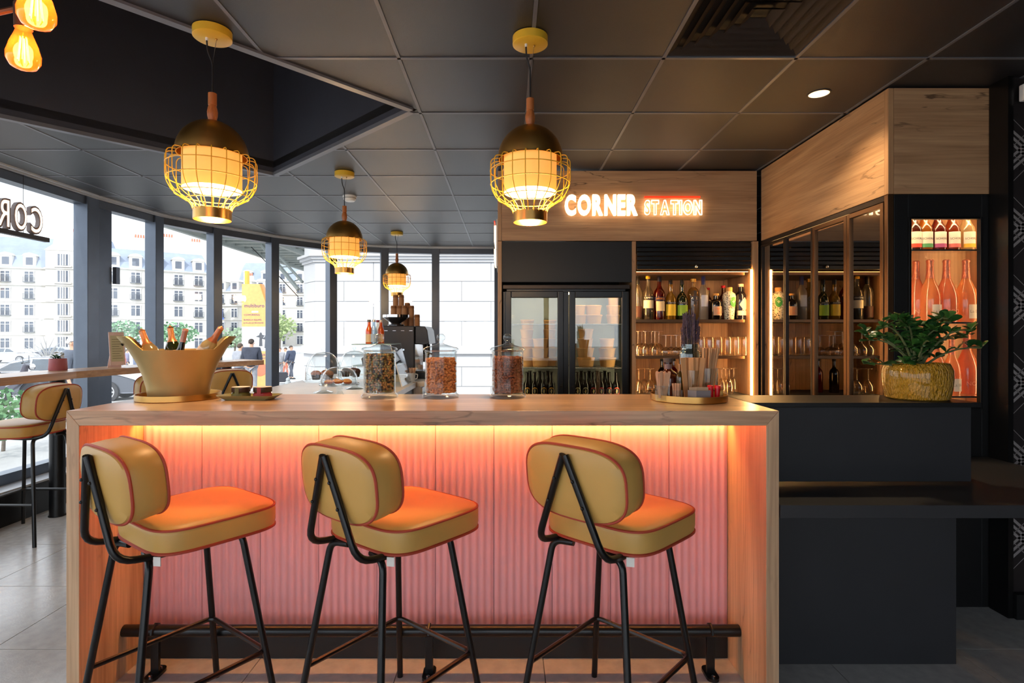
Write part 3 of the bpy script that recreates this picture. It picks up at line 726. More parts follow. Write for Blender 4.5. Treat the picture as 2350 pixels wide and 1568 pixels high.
# filament bulbs at the top left
fb = thing('bulb_fixture', 'brass arm fixture with two amber filament bulbs in the upper left corner', 'lamp', (-1.30, 1.25, ZC+.4))
M_amb = thin_glass('amber_bulb_glass', (255, 190, 110), (255, 150, 60), .10, refl=.05)
M_sock = mat('dark_bronze_socket', (92, 62, 42), .4, .6)
G().tube([(0, 0, -.03), (0, 0, .9)], .008, 8).obj('stem', M_sock, fb)
hub = Vector((-1.30, 1.25, ZC+.4))
for (px, py, D, nm) in ((54, 66, 1.26, 'a'), (84, -42, 1.10, 'b')):
    top = Vector((X(px, D), D, Z(py, D)))-hub
    s = G().lathe([(.0, .0), (.0175, .0), (.0185, .055), (.0, .057)], 18, tuple(top)).obj('socket', M_sock, fb)
    G().tube(bend([(0, 0, -.02), (top.x-.09*(1 if nm == 'a' else 1), top.y, top.z+.03), (top.x, top.y, top.z+.05)], .02), .0065, 8).obj('arm', M_sock, fb)
    bl = G().lathe([(.014, 0), (.017, -.012), (.026, -.035), (.0325, -.060), (.032, -.074), (.024, -.088), (.010, -.094), (0, -.0945)], 22, tuple(top), cap0=False).obj('bulb', M_amb, fb)
    fg = G()
    for k in range(6):
        a = 2*PI*k/6; fg.tube([(top.x+.006*math.cos(a), top.y+.006*math.sin(a), top.z-.02), (top.x+.011*math.cos(a), top.y+.011*math.sin(a), top.z-.074)], .0013, 5)
    fg.obj('filament', M_fil, bl)
    ld = bpy.data.lights.new('bulb_light', 'POINT'); ld.energy = 2.5; ld.color = (1, .5, .2); ld.shadow_soft_size = .02
    lo = bpy.data.objects.new('bulb_light', ld); COL.objects.link(lo); lo.parent = fb; lo.location = (top.x, top.y, top.z-.045)
# ceiling fittings
dl = thing('downlight', 'round recessed downlight glowing in the ceiling beside the oak fascia', 'lamp', (1.62, 2.857, ZC))
G().lathe([(.058, 0), (.058, -.004), (.050, -.004), (.048, 0)], 28, cap0=False, cap1=False).obj('rim', M_ceil, dl)
G().lathe([(.05, -.0012), (.05, -.0004)], 28).obj('lens', mat('downlight_lens', (255, 220, 170), .5, em=(255, 205, 140), es=3.0), dl)
ld = bpy.data.lights.new('downlight_beam', 'SPOT'); ld.energy = 22; ld.color = (1, .72, .42); ld.spot_size = 2.2; ld.spot_blend = .8; ld.shadow_soft_size = .05
lo = bpy.data.objects.new('downlight_beam', ld); COL.objects.link(lo); lo.parent = dl; lo.location = (0, 0, -.02)
for (x, y) in ():
    d2 = dup(dl, (x, y, ZC), 0, 'small recessed ceiling downlight lighting the back bar' if y > 3 else 'recessed downlight above the photographer')
    d2['label'] = {3.4: 'recessed downlight in the dark ceiling in front of the sign', 1.3: 'recessed downlight overhead near the bar stools', 2.0: 'recessed downlight over the low black shelf'}[y]
    if y == 3.4: d2.location = (.75, 3.4, ZC)
ad = thing('air_diffuser', 'square stepped air diffuser in the dark ceiling, top right', 'vent', (1.007, 2.18, ZC))
M_vent = mat('vent_metal', (58, 50, 46), .45, .3)
G().box(-.291, .291, -.299, .299, .03, .04).obj('back_plate', M_dark, ad, smooth=False)
for k in range(6):
    a = .288-.045*k; z = -.002+.0*k
    g = G(); q = [(-a, -a), (a, -a), (a, a), (-a, a)]; b = a-.030; r_ = [(-b, -b), (b, -b), (b, b), (-b, b)]
    for i in range(4):
        j = (i+1) % 4
        g.add([q[i]+(0,), q[j]+(0,), r_[j]+(.022,), r_[i]+(.022,)], [(0, 1, 2, 3)]); g.add([q[i]+(.003,), q[j]+(.003,), r_[j]+(.025,), r_[i]+(.025,)], [(3, 2, 1, 0)])
    g.obj('louvre', M_vent, ad, smooth=False)
sd = thing('smoke_detector', 'white round smoke detector on the ceiling beyond the second pendant', 'detector', (-1.43, 4.97, ZC))
G().lathe([(.062, 0), (.062, -.012), (.055, -.014)], 28).obj('base', M_white, sd)
G().lathe([(.056, -.014), (.056, -.030), (.044, -.046), (.02, -.05), (0, -.05)], 28).obj('body', M_white, sd)
for k in range(3): G().lathe([(.0567, -.018-.004*k), (.0567, -.0195-.004*k)], 28, cap0=False, cap1=False).obj('slot', M_ink, sd)
ws = G().box(0, .05, -.03, 0, 0, .08).obj('motion_sensor', M_white, None, (X(2335, 2.66), 2.655, Z(236, 2.66)), bev=.006, smooth=False, label='white plastic sensor high on the wall at the right edge', cat='sensor')
# ================================================================== bottles
BM = {}
def profile(kind, h, r):
    P = {
     'spirit': [(0, 0), (.92, 0), (1, .02), (1, .56), (.95, .62), (.75, .68), (.45, .73), (.36, .77), (.34, .93), (.38, .935), (.38, .96), (.3, .96)],
     'tall':   [(0, 0), (.92, 0), (1, .02), (1, .60), (.93, .66), (.6, .735), (.38, .78), (.34, .84), (.33, .95), (.37, .955), (.36, .97)],
     'waist':  [(0, 0), (.85, 0), (.92, .03), (.86, .2), (.95, .45), (1, .58), (.85, .66), (.5, .73), (.34, .79), (.32, .95), (.36, .955), (.36, .97)],
     'monk':   [(0, 0), (.93, 0), (1, .02), (1, .48), (.95, .54), (.7, .61), (.42, .66), (.36, .70), (.42, .76), (.36, .86), (.34, .96), (.34, .97)],
     'squat':  [(0, 0), (.93, 0), (1, .03), (1, .60), (.95, .68), (.7, .75), (.38, .79), (.36, .93), (.36, .95)],
     'urn':    [(0, 0), (.70, 0), (.74, .02), (.86, .3), (1, .62), (1, .72), (.9, .80), (.5, .86), (.46, .88)],
     'champ':  [(0, 0), (.93, 0), (1, .03), (1, .36), (.96, .44), (.8, .54), (.55, .63), (.38, .70), (.31, .80), (.29, .95), (.33, .96), (.33, .985), (.25, 1.0), (0, 1.0)],
     'beer':   [(0, 0), (.93, 0), (1, .02), (1, .52), (.94, .58), (.7, .64), (.5, .69), (.44, .75), (.40, .92), (.46, .93), (.46, .95)],
     'juice':  [(0, 0), (.93, 0), (1, .02), (1, .50), (.93, .58), (.62, .68), (.46, .76), (.44, .90), (.44, .92)],
     'cone':   [(0, 0), (.93, 0), (1, .03), (.98, .08), (.66, .5), (.44, .75), (.34, .92), (.34, .96)],
    }[kind]
    return [(a*r, b*h) for a, b in P]
CAPR = {'spirit': (.93, 1.0, .42), 'tall': (.80, 1.0, .40), 'waist': (.88, 1.0, .39), 'monk': (.88, 1.0, .38), 'squat': (.92, 1.0, .48), 'urn': (.88, 1.0, .50),
        'champ': None, 'beer': (.94, .965, .50), 'juice': (.90, 1.0, .52), 'cone': (.93, 1.0, .4)}
def colglass(name, tint, diff, f=.45, refl=.06): return thin_glass(name, tint, diff, f, refl=refl, edge=.8)
Gclear = colglass('bottle_clear', (225, 222, 212), (190, 180, 160), .10)
Gamber = colglass('bottle_amber', (150, 70, 25), (120, 52, 18), .45)
Gdark = colglass('bottle_dark', (36, 22, 18), (24, 14, 10), .7)
Ggreen = colglass('bottle_green', (70, 84, 30), (52, 66, 20), .5)
Gyel = colglass('bottle_yellow', (225, 190, 70), (210, 160, 40), .4)
Gred = colglass('bottle_red', (150, 20, 14), (130, 16, 10), .5)
Gfrost = colglass('bottle_frosted', (215, 212, 205), (205, 190, 172), .6)
Gblue = colglass('bottle_violet', (70, 64, 84), (52, 46, 62), .5)
Grose = colglass('bottle_rose', (255, 214, 165), (252, 184, 124), .55)
Grosed = colglass('bottle_rose_dark', (252, 186, 142), (240, 156, 108), .75)
Gorange = colglass('bottle_orange', (250, 140, 40), (240, 116, 20), .6)
Gpale = colglass('bottle_pale', (226, 206, 158), (214, 190, 140), .6)
Gbeer = colglass('bottle_brown', (60, 34, 16), (34, 18, 8), .6)
LC = {}
def labm(c):
    if c not in LC: LC[c] = mat('label_%02x%02x%02x' % c, c, .6, var=.03)
    return LC[c]
def capm(c, metal=0): return mat('cap_%02x%02x%02x' % c, c, .4, metal)
def bottle(name, label, loc, kind, h, r, glass, cap, lab=None, lz=(.12, .42), txt=None, group=None, cat='bottle', half=1.15, liquid=None, a0=0, ts=None, tcol=None, extra=None, rot=None, foil=None, oval=False, diamond=False, tz=None):
    t = thing(name, label, cat, loc, 0, group)
    if rot: t.rotation_euler = rot
    pf = profile(kind, h, r)
    G().lathe(pf, 20, cap1=False).obj('body', glass, t)
    if liquid:
        lm, lv = liquid
        pr = [(a*.93, b) for a, b in pf if b < lv*h]; pr.append((pr[-1][0], lv*h)); pr.append((0, lv*h)); pr[0] = (0, .004)
        G().lathe(pr, 18).obj('liquid', lm, t)
    c = CAPR[kind]
    if c and cap:
        z0, z1, rr = c; G().lathe([(0, z0*h), (rr*r, z0*h), (rr*r, z1*h-.002), (rr*r*.92, z1*h), (0, z1*h)], 16).obj('cap', cap, t)
    if foil:
        fm_, z0 = foil
        pr = [(a*1.03+.0005, b) for a, b in pf if b >= z0*h]; pr[-1] = (0, h+.001)
        G().lathe(pr, 18, cap0=False).obj('foil', fm_, t)
    rl = r*1.012
    if kind == 'urn': rl = r*1.01
    lo = None
    if lab:
        lo = patch_cyl(G(), rl, lz[0]*h, lz[1]*h, half, 10, a0, oval, diamond).obj('label', labm(lab), t)
    if txt:
        s_ = ts or .3*(lz[1]-lz[0])*h
        text_cyl(txt, s_, rl*1.012, (tz if tz is not None else (lz[0]+lz[1])/2)*h, a0).obj('lettering', tcol or M_ink, lo or t, smooth=False)
    for (a, b, col, hf, ov, t2, s2) in (extra or []):
        e_ = patch_cyl(G(), rl*1.006, a*h, b*h, hf, 10, a0, ov).obj('label', labm(col), t)
        if t2: text_cyl(t2, s2, rl*1.02, (a+b)/2*h, a0).obj('lettering', tcol or M_ink, e_, smooth=False)
    return t
# ------------------------------------------------------------------ open niche, top shelf
NZ = 1.492
def nb(px, D, top, wpx): return dict(loc=(X(px, D), D, NZ), h=Z(top, D)-NZ, r=wpx*D/F/2)
g_ = 'spirit bottles on the upper niche shelf'
def NB(px, D, top, wpx, name, label, **k):
    q = nb(px, D, top, wpx); return bottle(name, label, q['loc'], k.pop('kind'), q['h'], q['r'], k.pop('glass'), k.pop('cap'), group=g_, **k)
wt = labm((236, 228, 205))
NB(1463, 4.32, 632, 24, 'spirit_bottle', 'clear bottle with black cap cut by the niche post', kind='tall', glass=Gclear, cap=capm((25, 22, 22)), lab=(60, 30, 26), lz=(.05, .3))
NB(1487, 4.32, 633, 25, 'bitter_bottle', 'clear bottle with yellow cap, white label and dark red liquid', kind='spirit', glass=Gclear, cap=capm((238, 180, 40)), lab=(238, 226, 196), lz=(.26, .44), liquid=(Gdark, .26), txt='CAMPARI', ts=.020, tz=.49, tcol=mat('white_ink', (240, 236, 226), .6), extra=[(.45, .53, (30, 26, 26), 1.2, False, None, 0)])
NB(1513, 4.32, 635, 27, 'aperitif_bottle', 'deep red bottle with slanted orange lettering on the niche shelf', kind='waist', glass=Gred, cap=capm((28, 26, 40)), lab=(232, 214, 176), lz=(.20, .42), half=.8, extra=[(.44, .52, (28, 30, 70), 1.2, False, 'APEROL', .021)], tcol=mat('orange_ink', (248, 150, 30), .6))
NB(1539, 4.32, 642, 25, 'liqueur_bottle', 'yellow liqueur bottle with bright yellow label on the niche shelf', kind='monk', glass=Gyel, cap=capm((30, 24, 20)), lab=(240, 205, 60), lz=(.10, .38), extra=[(.39, .44, (40, 34, 26), 1.2, False, 'CHARTREUSE', .010)], tcol=MATS['white_ink'])
NB(1565, 4.32, 642, 25, 'liqueur_bottle', 'dark green liqueur bottle with bright green label above the lavender', kind='monk', glass=Ggreen, cap=capm((30, 24, 20)), lab=(150, 196, 60), lz=(.10, .36), extra=[(.39, .44, (40, 34, 26), 1.2, False, 'CHARTREUSE', .010)], tcol=MATS['white_ink'])
NB(1591, 4.34, 640, 27, 'elderflower_bottle', 'tall clear bottle with gold stopper and dark medallion', kind='squat', glass=colglass('bottle_straw', (232, 205, 150), (210, 170, 96), .25), cap=capm((214, 160, 70), .6), lab=(60, 52, 50), lz=(.36, .70), half=.22, extra=[(.44, .58, (70, 66, 80), .7, True, None, 0)])
NB(1614, 4.32, 634, 23, 'vodka_bottle', 'frosted bottle with dark blue neck cap', kind='tall', glass=Gfrost, cap=capm((38, 44, 96)), lab=(196, 204, 226), lz=(.30, .56), half=.7)
NB(1625, 4.50, 661, 18, 'spirit_bottle', 'red-capped bottle behind the frosted one', kind='spirit', glass=Gamber, cap=capm((190, 20, 30)))
NB(1643, 4.30, 674, 27, 'gin_bottle', 'small black bottle with cork and beige stamp label', kind='squat', glass=Gdark, cap=M_cork, lab=(206, 164, 134), lz=(.16, .50), half=.75, extra=[(.21, .45, (222, 150, 110), .45, True, None, 0)])
NB(1660, 4.46, 656, 24, 'spirit_bottle', 'amber bottle with red cap behind the speckled one', kind='spirit', glass=Gamber, cap=capm((200, 20, 34)), lab=(110, 90, 86), lz=(.2, .4))
def speck():
    if 'speckled_ceramic' in MATS: return MATS['speckled_ceramic']
    m = mat('speckled_ceramic', (236, 226, 196), .35); t = m.node_tree; b = t.nodes['Principled BSDF']
    v = t.nodes.new('ShaderNodeTexVoronoi'); v.inputs['Scale'].default_value = 95; r = t.nodes.new('ShaderNodeValToRGB')
    r.color_ramp.interpolation = 'CONSTANT'; r.color_ramp.elements[0].color = lin((70, 58, 44))+(1,); r.color_ramp.elements[1].color = lin((238, 228, 198))+(1,); r.color_ramp.elements[1].position = .36
    tc = t.nodes.new('ShaderNodeTexCoord'); n = t.nodes.new('ShaderNodeTexNoise'); n.inputs['Scale'].default_value = 60
    mx = t.nodes.new('ShaderNodeMix'); mx.data_type = 'VECTOR'; mx.inputs[0].default_value = .02
    t.links.new(tc.outputs['Object'], mx.inputs[4]); t.links.new(n.outputs['Color'], mx.inputs[5]); t.links.new(tc.outputs['Object'], n.inputs['Vector'])
    t.links.new(mx.outputs[1], v.inputs['Vector']); t.links.new(v.outputs['Distance'], r.inputs['Fac']); t.links.new(r.outputs['Color'], b.inputs['Base Color'])
    return m
NB(1673, 4.30, 660, 29, 'ceramic_bottle', 'white speckled ceramic bottle with cork and green round label in the niche', kind='urn', glass=speck(), cap=M_cork, lab=(60, 150, 70), lz=(.38, .70), half=.55, oval=True, a0=.35, txt='+', ts=.05, tcol=MATS['white_ink'])
NB(1688, 4.52, 655, 20, 'spirit_bottle', 'grey-capped bottle in the back right corner of the niche', kind='squat', glass=Gblue, cap=capm((150, 140, 136)))
NB(1700, 4.32, 652, 27, 'gin_bottle', 'violet bottle with pink diamond label and wood stopper', kind='squat', glass=Gblue, cap=capm((214, 178, 150)), lab=(236, 190, 164), lz=(.22, .62), half=.85, diamond=True, a0=.25, extra=[(.12, .25, (206, 168, 164), 1.15, False, None, 0)])
# glasses
def lathe_thing(name, label, cat, loc, prof, m, group=None, seg=20, par=None):
    t = G().lathe(prof, seg, cap0=False, cap1=False).obj(name, m, None, loc, label=label, cat=cat, group=group); return t
def tumbler(loc, h, r, name, label, group):
    return lathe_thing(name, label, 'glass', loc, [(0, .001), (r*.96, .001), (r, .006), (r, h*.82), (r*.94, h*.93), (r*.84, h), (0, h)], M_tumb, group)
M_tumb = thin_glass('ribbed_tumbler_glass', (232, 214, 190), (255, 222, 176), .16, refl=.10, edge=.9, power=2.5)
SZ = 1.212
ORD6 = ['first', 'second', 'third', 'fourth', 'fifth', 'sixth', 'seventh']
for px, o_ in zip((1609, 1629, 1649, 1670, 1690, 1710), ORD6):
    tumbler((X(px, 4.30), 4.30, SZ), .145, .0335, 'tumbler', 'upturned ribbed tumbler on the middle niche shelf, %s in the row right of the lavender' % o_, 'tumblers on the middle niche shelf')
def stem_glass(loc, h, r, up=False, name='stem_glass', label='', group=None, rf=None, bowl=.5):
    rf = rf or r*.85
    pf = [(0, 0), (rf, 0), (rf, .003), (.005, .008), (.004, h*(1-bowl)), (r*.5, h*(1-bowl)+h*.05), (r*.95, h*(1-bowl)+h*bowl*.4), (r, h*(1-bowl)+h*bowl*.6), (r*.86, h)]
    if not up: pf = [(a, h-b) for a, b in pf]
    return lathe_thing(name, label, 'glass', loc, pf, M_stem, group, 16)
M_stem = thin_glass('stemware_glass', (242, 232, 218), (255, 226, 186), .06, refl=.10, edge=.9, power=2.5)
for o_, (px, D) in zip(ORD6, ((1464, 4.30), (1473, 4.42), (1481, 4.30), (1495, 4.42), (1503, 4.30), (1512, 4.42))):
    stem_glass((X(px, D), D, SZ), .19, .042, label='upturned stemmed glass, %s from the post on the middle niche shelf' % o_, group='stem glasses on the middle niche shelf')
for o_, (px, D) in zip(ORD6, ((1528, 4.28), (1540, 4.36), (1552, 4.28), (1562, 4.36))):
    stem_glass((X(px, D), D, SZ), .16, .048, label='upturned coupe glass left of the lavender on the middle shelf, %s of four' % o_, group='coupes on the middle niche shelf', bowl=.42)
for o_, (px, D) in zip(ORD6, ((1466, 4.30), (1479, 4.40), (1492, 4.30))):
    stem_glass((X(px, D), D, .91), .20, .040, label='upturned wine glass low in the niche beside the post, %s of three' % o_, group='wine glasses low in the niche', bowl=.55)
for o_, (px, D) in zip(ORD6, ((1656, 4.30), (1665, 4.40), (1674, 4.30), (1684, 4.40))):
    stem_glass((X(px, D), D, .91), .20, .033, label='upturned flute glass low in the niche right of the tray, %s of four' % o_, group='flutes low in the niche', bowl=.62)
for px, D, gl in ((1519, 4.40, Gdark), (1546, 4.44, Gred)):
    bottle('spirit_bottle', 'dark bottle low in the niche behind the amber jar' if gl is Gdark else 'red bottle low in the niche behind the amber jar', (X(px, D), D, .91), 'spirit', .27, .036, gl, capm((30, 20, 18)))
# ------------------------------------------------------------------ fridge
fg = thing('bottle_fridge', 'black two-door glass fridge built into the back bar', 'fridge', (0, YB, 0))
def fp_(name, m, a, b, c, d, e, f, bev=.002, par=None): return G().box(a, b, c, d, e, f).obj(name, m, par or fg, smooth=False, bev=bev)
fx0, fx1 = -.035, .925
M_fin = mat('fridge_liner', (168, 172, 160), .5)
fp_('side', M_satin, fx0, fx0+.03, .02, .46, .03, 1.755); fp_('side', M_satin, fx1-.03, fx1, .02, .46, .03, 1.755)
fp_('liner', M_fin, fx0+.03, fx1-.03, .43, .46, .03, 1.755)
fp_('top', M_satin, fx0, fx1, .02, .46, 1.70, 1.74); fp_('top_rail', M_darkbronze, fx0, fx1, -.012, .03, 1.722, 1.752); fp_('bottom', M_satin, fx0, fx1, .02, .46, .03, .12)
fp_('centre_post', M_satin, .425, .465, .02, .06, .12, 1.70)
G().box(fx0+.05, fx1-.05, .05, .06, 1.685, 1.695).obj('light', mat('fridge_led_and_fill', (240, 240, 220), .5, em=(245, 226, 180), es=36), fg, smooth=False)
for a in (fx0+.034, fx1-.042): G().box(a, a+.006, .022, .030, .16, 1.68).obj('light', MATS['fridge_led_and_fill'], fg, smooth=False)  # side strips added behind the door frames to brighten the fridge contents
for (a, b) in ((-.018, .424), (.468, .912)):
    d_ = fp_('door', M_cool, a+.045, b-.045, .004, .008, .19, 1.655, 0)
    for q in ((a, a+.045, .14, 1.705), (b-.045, b, .14, 1.705), (a+.045, b-.045, .14, .19), (a+.045, b-.045, 1.655, 1.705)): fp_('door_frame', M_satin, q[0], q[1], -.014, .018, q[2], q[3], .005, d_)
    lk = b-.02 if a < 0 else a+.02
    G().lathe([(.0085, 0), (.0085, .003), (0, .003)], 12).obj('lock', M_chrome, d_, (lk, -.0145, Z(887, YB)), (PI/2, 0, 0))
    for z in (.845, 1.118, 1.455):
        g = G()
        g.tube([(a+.03, .04, z), (b-.03, .04, z), (b-.03, .41, z), (a+.03, .41, z)], .003, 6, True)
        sh_ = g.obj('wire_shelf', M_steel, fg)
        for k in range(14):
            x = a+.04+(b-a-.08)*k/13; G().tube([(x, .04, z), (x, .41, z)], .0018, 5).obj('wire', M_steel, sh_)
stk = fp_('sticker', M_paper, X(1405, YB), X(1426, YB), .0025, .0035, Z(683, YB), Z(674, YB), 0)
text_flat('ballote', .016, .002, X(1411, YB), Z(678.5, YB), ).obj('lettering', mat('red_ink', (190, 40, 40), .6), stk, smooth=False)
G().lathe([(.009, -.0003), (.009, .0003)], 16).obj('emblem', mat('red_ink', (190, 40, 40), .6), stk, (X(1422, YB), .0018, Z(678.5, YB)), (PI/2, 0, 0))
def oval_emblem(t, r, z, col, h):
    """oval label: coloured rim, dark field, pale standing figure"""
    patch_cyl(G(), r*1.016, z-.031, z+.031, .82, 8, 0, True).obj('label', labm(col), t)
    o2 = patch_cyl(G(), r*1.024, z-.022, z+.022, .60, 8, 0, True).obj('label_field', labm((30, 26, 24)), t)
    g = G(); rr = r*1.032
    fig = [(-.004, -.016), (.003, -.016), (.002, -.004), (.009, .002), (.006, .005), (.002, .004), (.003, .013), (-.002, .016), (-.005, .012), (-.004, .004), (-.010, -.003), (-.006, -.005), (-.004, -.003)]
    g.add([(rr*math.sin(a/rr), -rr*math.cos(a/rr), z+b) for a, b in fig], [tuple(range(len(fig)))]); g.obj('emblem', labm((226, 205, 150)), o2, smooth=False)
bcol = {'gold': (224, 158, 40), 'pale': (206, 200, 160), 'red': (186, 30, 40), 'orange': (196, 70, 34)}
beers = [(1210, 'gold', 'first from the nut jar'), (1227, 'gold', 'second from the nut jar'), (1248, 'gold', 'third from the nut jar'), (1265, 'gold', 'fourth, next to the left door edge'),
         (1325, 'pale', 'leftmost in the right door'), (1343, 'pale', 'second in the right door'), (1361, 'red', 'left one of the two red'), (1379, 'red', 'right one of the two red'), (1397, 'orange', 'left one of the two orange'), (1414, 'orange', 'rightmost in the fridge')]
for px, c, wh in beers:
    D = 4.275; t = bottle('beer_bottle', 'brown beer bottle with %s oval label, %s' % (c, wh), (X(px, D), D, .849), 'beer', .245, .0300, Gbeer, capm((30, 26, 24), .4), group='beer bottles low in the fridge')
    oval_emblem(t, .0300, .088, bcol[c], .245)
for o_, (px, D) in zip(ORD6, ((1216, 4.42), (1238, 4.42), (1257, 4.42), (1334, 4.42), (1352, 4.42), (1370, 4.42), (1388, 4.42))):
    bottle('beer_bottle', 'brown beer bottle, %s from left in the rear row of the fridge' % o_, (X(px, D), D, .849), 'beer', .245, .0300, Gbeer, capm((30, 26, 24), .4), group='second row beer bottles')
bw = {}
def bowl(loc, r, h, lab):
    k = (round(r, 3), round(h, 3))
    if k not in bw:
        g = G().lathe([(0, 0), (r*.80, 0), (r*.97, h*.86), (r*1.03, h*.87), (r*1.03, h*.95), (r*.98, h), (0, h)], 24); bw[k] = g.mesh('kraft_bowl', M_kraft)
    return put('kraft_bowl', bw[k], None, loc, label=lab, cat='bowl', group='kraft bowls in the fridge')
for px, D, z, n, r, lb in ((1210, 4.36, 1.122, 5, .062, 'left behind the almond jar'), (1240, 4.34, 1.122, 3, .070, 'in the left door'), (1262, 4.46, 1.122, 5, .060, 'tall at the left door edge'), (1344, 4.34, 1.122, 4, .069, 'left in the right door'), (1393, 4.34, 1.122, 3, .068, 'right in the right door'),
                         (1328, 4.36, 1.459, 2, .06, 'upper left in the right door'), (1362, 4.36, 1.459, 2, .066, 'upper middle in the right door'), (1408, 4.36, 1.459, 3, .055, 'upper right in the right door')):
    for k in range(n):
        q = r if k < 2 else r*.86
        bowl((X(px, D)+random.uniform(-.004, .004), D, z+.0745*k), q, .074, 'lidded kraft bowl, %s from the bottom of the stack %s' % (['first', 'second', 'third', 'fourth', 'fifth'][k], lb))
# ------------------------------------------------------------------ display cabinet bottles
def Dx(px): return X(px, 2.93)
for px, gl, col, lb in ((2096, Gamber, (224, 80, 60), 'amber juice bottle with red-footed label, leftmost on the top glass shelf'), (2121, colglass('juice_gold', (200, 130, 30), (190, 116, 20), .6), (90, 170, 110), 'golden juice bottle with green-footed label'),
                      (2152, colglass('juice_red', (140, 40, 18), (130, 32, 14), .6), (190, 90, 140), 'dark red juice bottle with violet-footed label'), (2184, colglass('juice_rust', (170, 76, 24), (170, 70, 20), .6), (226, 120, 110), 'rust juice bottle with pink-footed label'), (2218, Gpale, (240, 196, 60), 'pale lemonade bottle with yellow-footed label, rightmost')):
    bottle('juice_bottle', lb, (Dx(px), 2.93, 1.814), 'juice', .225, .0375, gl, capm((190, 180, 150), .3), lab=(238, 232, 214), lz=(.14, .47), half=1.0, txt='SCHORLE', ts=.015, group='juice bottles in the display cabinet', extra=[(.10, .19, col, 1.0, False, None, 0)])
M_foil = mat('rose_foil', (206, 128, 100), .35, .7, .1, 60, .4, 90)
for row, z, pxs in (('middle', 1.4405, (2102, 2134, 2172, 2217)), ('bottom', 1.0605, (2104, 2145, 2184, 2219))):
    for i, px in enumerate(pxs):
        dk = i in (0, 2) if row == 'middle' else i in (0, 3)
        wh = ['leftmost', 'second from left', 'third from left', 'rightmost'][i]
        D = 2.93+(.05 if i == 0 else 0)
        if row == 'bottom' and i == 2: D = 2.90
        bottle('rose_bottle', '%s rose bottle with foil neck, %s on the %s glass shelf' % ('copper' if dk else 'pale orange', wh, row), (X(px, D), D, z), 'champ', .335 if not (row == 'bottom' and i == 2) else .30, .050 if not (row == 'bottom' and i == 2) else .040, Grosed if dk else Grose, None,
               lab=None if dk else (236, 226, 206), lz=(.06, .28), half=.75, txt='NOOTI' if dk else 'La Belle', ts=.030 if dk else .022, tcol=mat('grey_ink', (170, 150, 130), .5) if not dk else labm((240, 190, 150)), foil=(M_foil, .66), group='rose bottles in the display cabinet', a0=.3 if not dk else .2)
# ------------------------------------------------------------------ bottles behind the smoked doors
def cb(px, xx, z, top, wpx, name, label, kind, glass, cap, **k):
    D = xx*F/(px-CX); return bottle(name, label, (xx, D, z), kind, Z(top, D)-z, wpx*D/F/2, glass, cap, group='bottles behind the smoked doors', **k)
cb(1785, 2.06, 1.822, 564, 20, 'decanter_bottle', 'flared decanter bottle high behind the first smoked door', 'cone', Gclear, M_cork, lab=(214, 176, 110), lz=(.14, .34), oval=True, half=.7)
cb(1816, 2.04, 1.822, 550, 14, 'spirit_bottle', 'slim bottle with gold neck high behind the second smoked door', 'tall', Gclear, capm((190, 140, 60), .5), lab=(230, 220, 200))
cb(1832, 2.06, 1.822, 552, 26, 'spirit_bottle', 'wide clear bottle with pale label high behind the second smoked door', 'squat', Gclear, capm((160, 140, 120)), lab=(190, 176, 156), lz=(.1, .6))
cb(1848, 2.10, 1.822, 548, 24, 'spirit_bottle', 'round green bottle with pale label high behind the second smoked door', 'squat', Ggreen, capm((214, 190, 150)), lab=(214, 208, 186), lz=(.15, .5))
for i, (px, top, wd, gl, lab, cap) in enumerate(((1815, 672, 12, Gclear, (226, 60, 50), (60, 120, 60)), (1823, 660, 13, Gamber, (236, 220, 190), (190, 140, 80)), (1832, 652, 14, Gblue, (190, 184, 190), (40, 40, 50)), (1843, 642, 15, Gclear, (238, 232, 216), (200, 110, 60)), (1856, 640, 13, Gamber, (226, 200, 160), (190, 120, 70)))):
    cb(px, 2.04+.02*(i % 2), 1.50, top, wd, 'spirit_bottle', ['small clear bottle with red label', 'amber bottle with cream label', 'grey bottle with silver label', 'clear bottle with white label and copper neck', 'amber bottle with beige label'][i]+' on the middle shelf, second smoked door', 'tall', gl, capm(cap), lab=lab, lz=(.12, .5))
for i, (px, top, wd, gl, lab) in enumerate(((1817, 772, 13, Gclear, (236, 220, 220)), (1826, 764, 15, Gclear, (210, 226, 240)), (1842, 760, 15, Gclear, (225, 235, 240)), (1855, 782, 12, Ggreen, (236, 230, 224)))):
    cb(px, 2.03, .91+.0, top, wd, 'spirit_bottle', ['clear bottle with pink label', 'clear bottle with blue label', 'tall clear bottle with silver cap', 'green bottle with white label'][i]+' on the lower shelf, second smoked door', 'tall', gl, capm((200, 200, 204), .6), lab=lab, lz=(.25, .55))
# ================================================================== things on the bar
T = BH
def tray(name, label, x, y, r, h):
    t = G().lathe([(0, .0), (r-.003, 0), (r, .003), (r, h), (r-.003, h), (r-.004, .006), (0, .006)], 56).obj(name, M_brass, None, (x, y, T), label=label, cat='tray'); return t
tray('brass_tray', 'round brass tray under the champagne bucket', -1.412, 2.36, .162, .026)
tray('brass_tray', 'round brass tray holding straws, lavender and sachets', .762, 2.315, .156, .028)
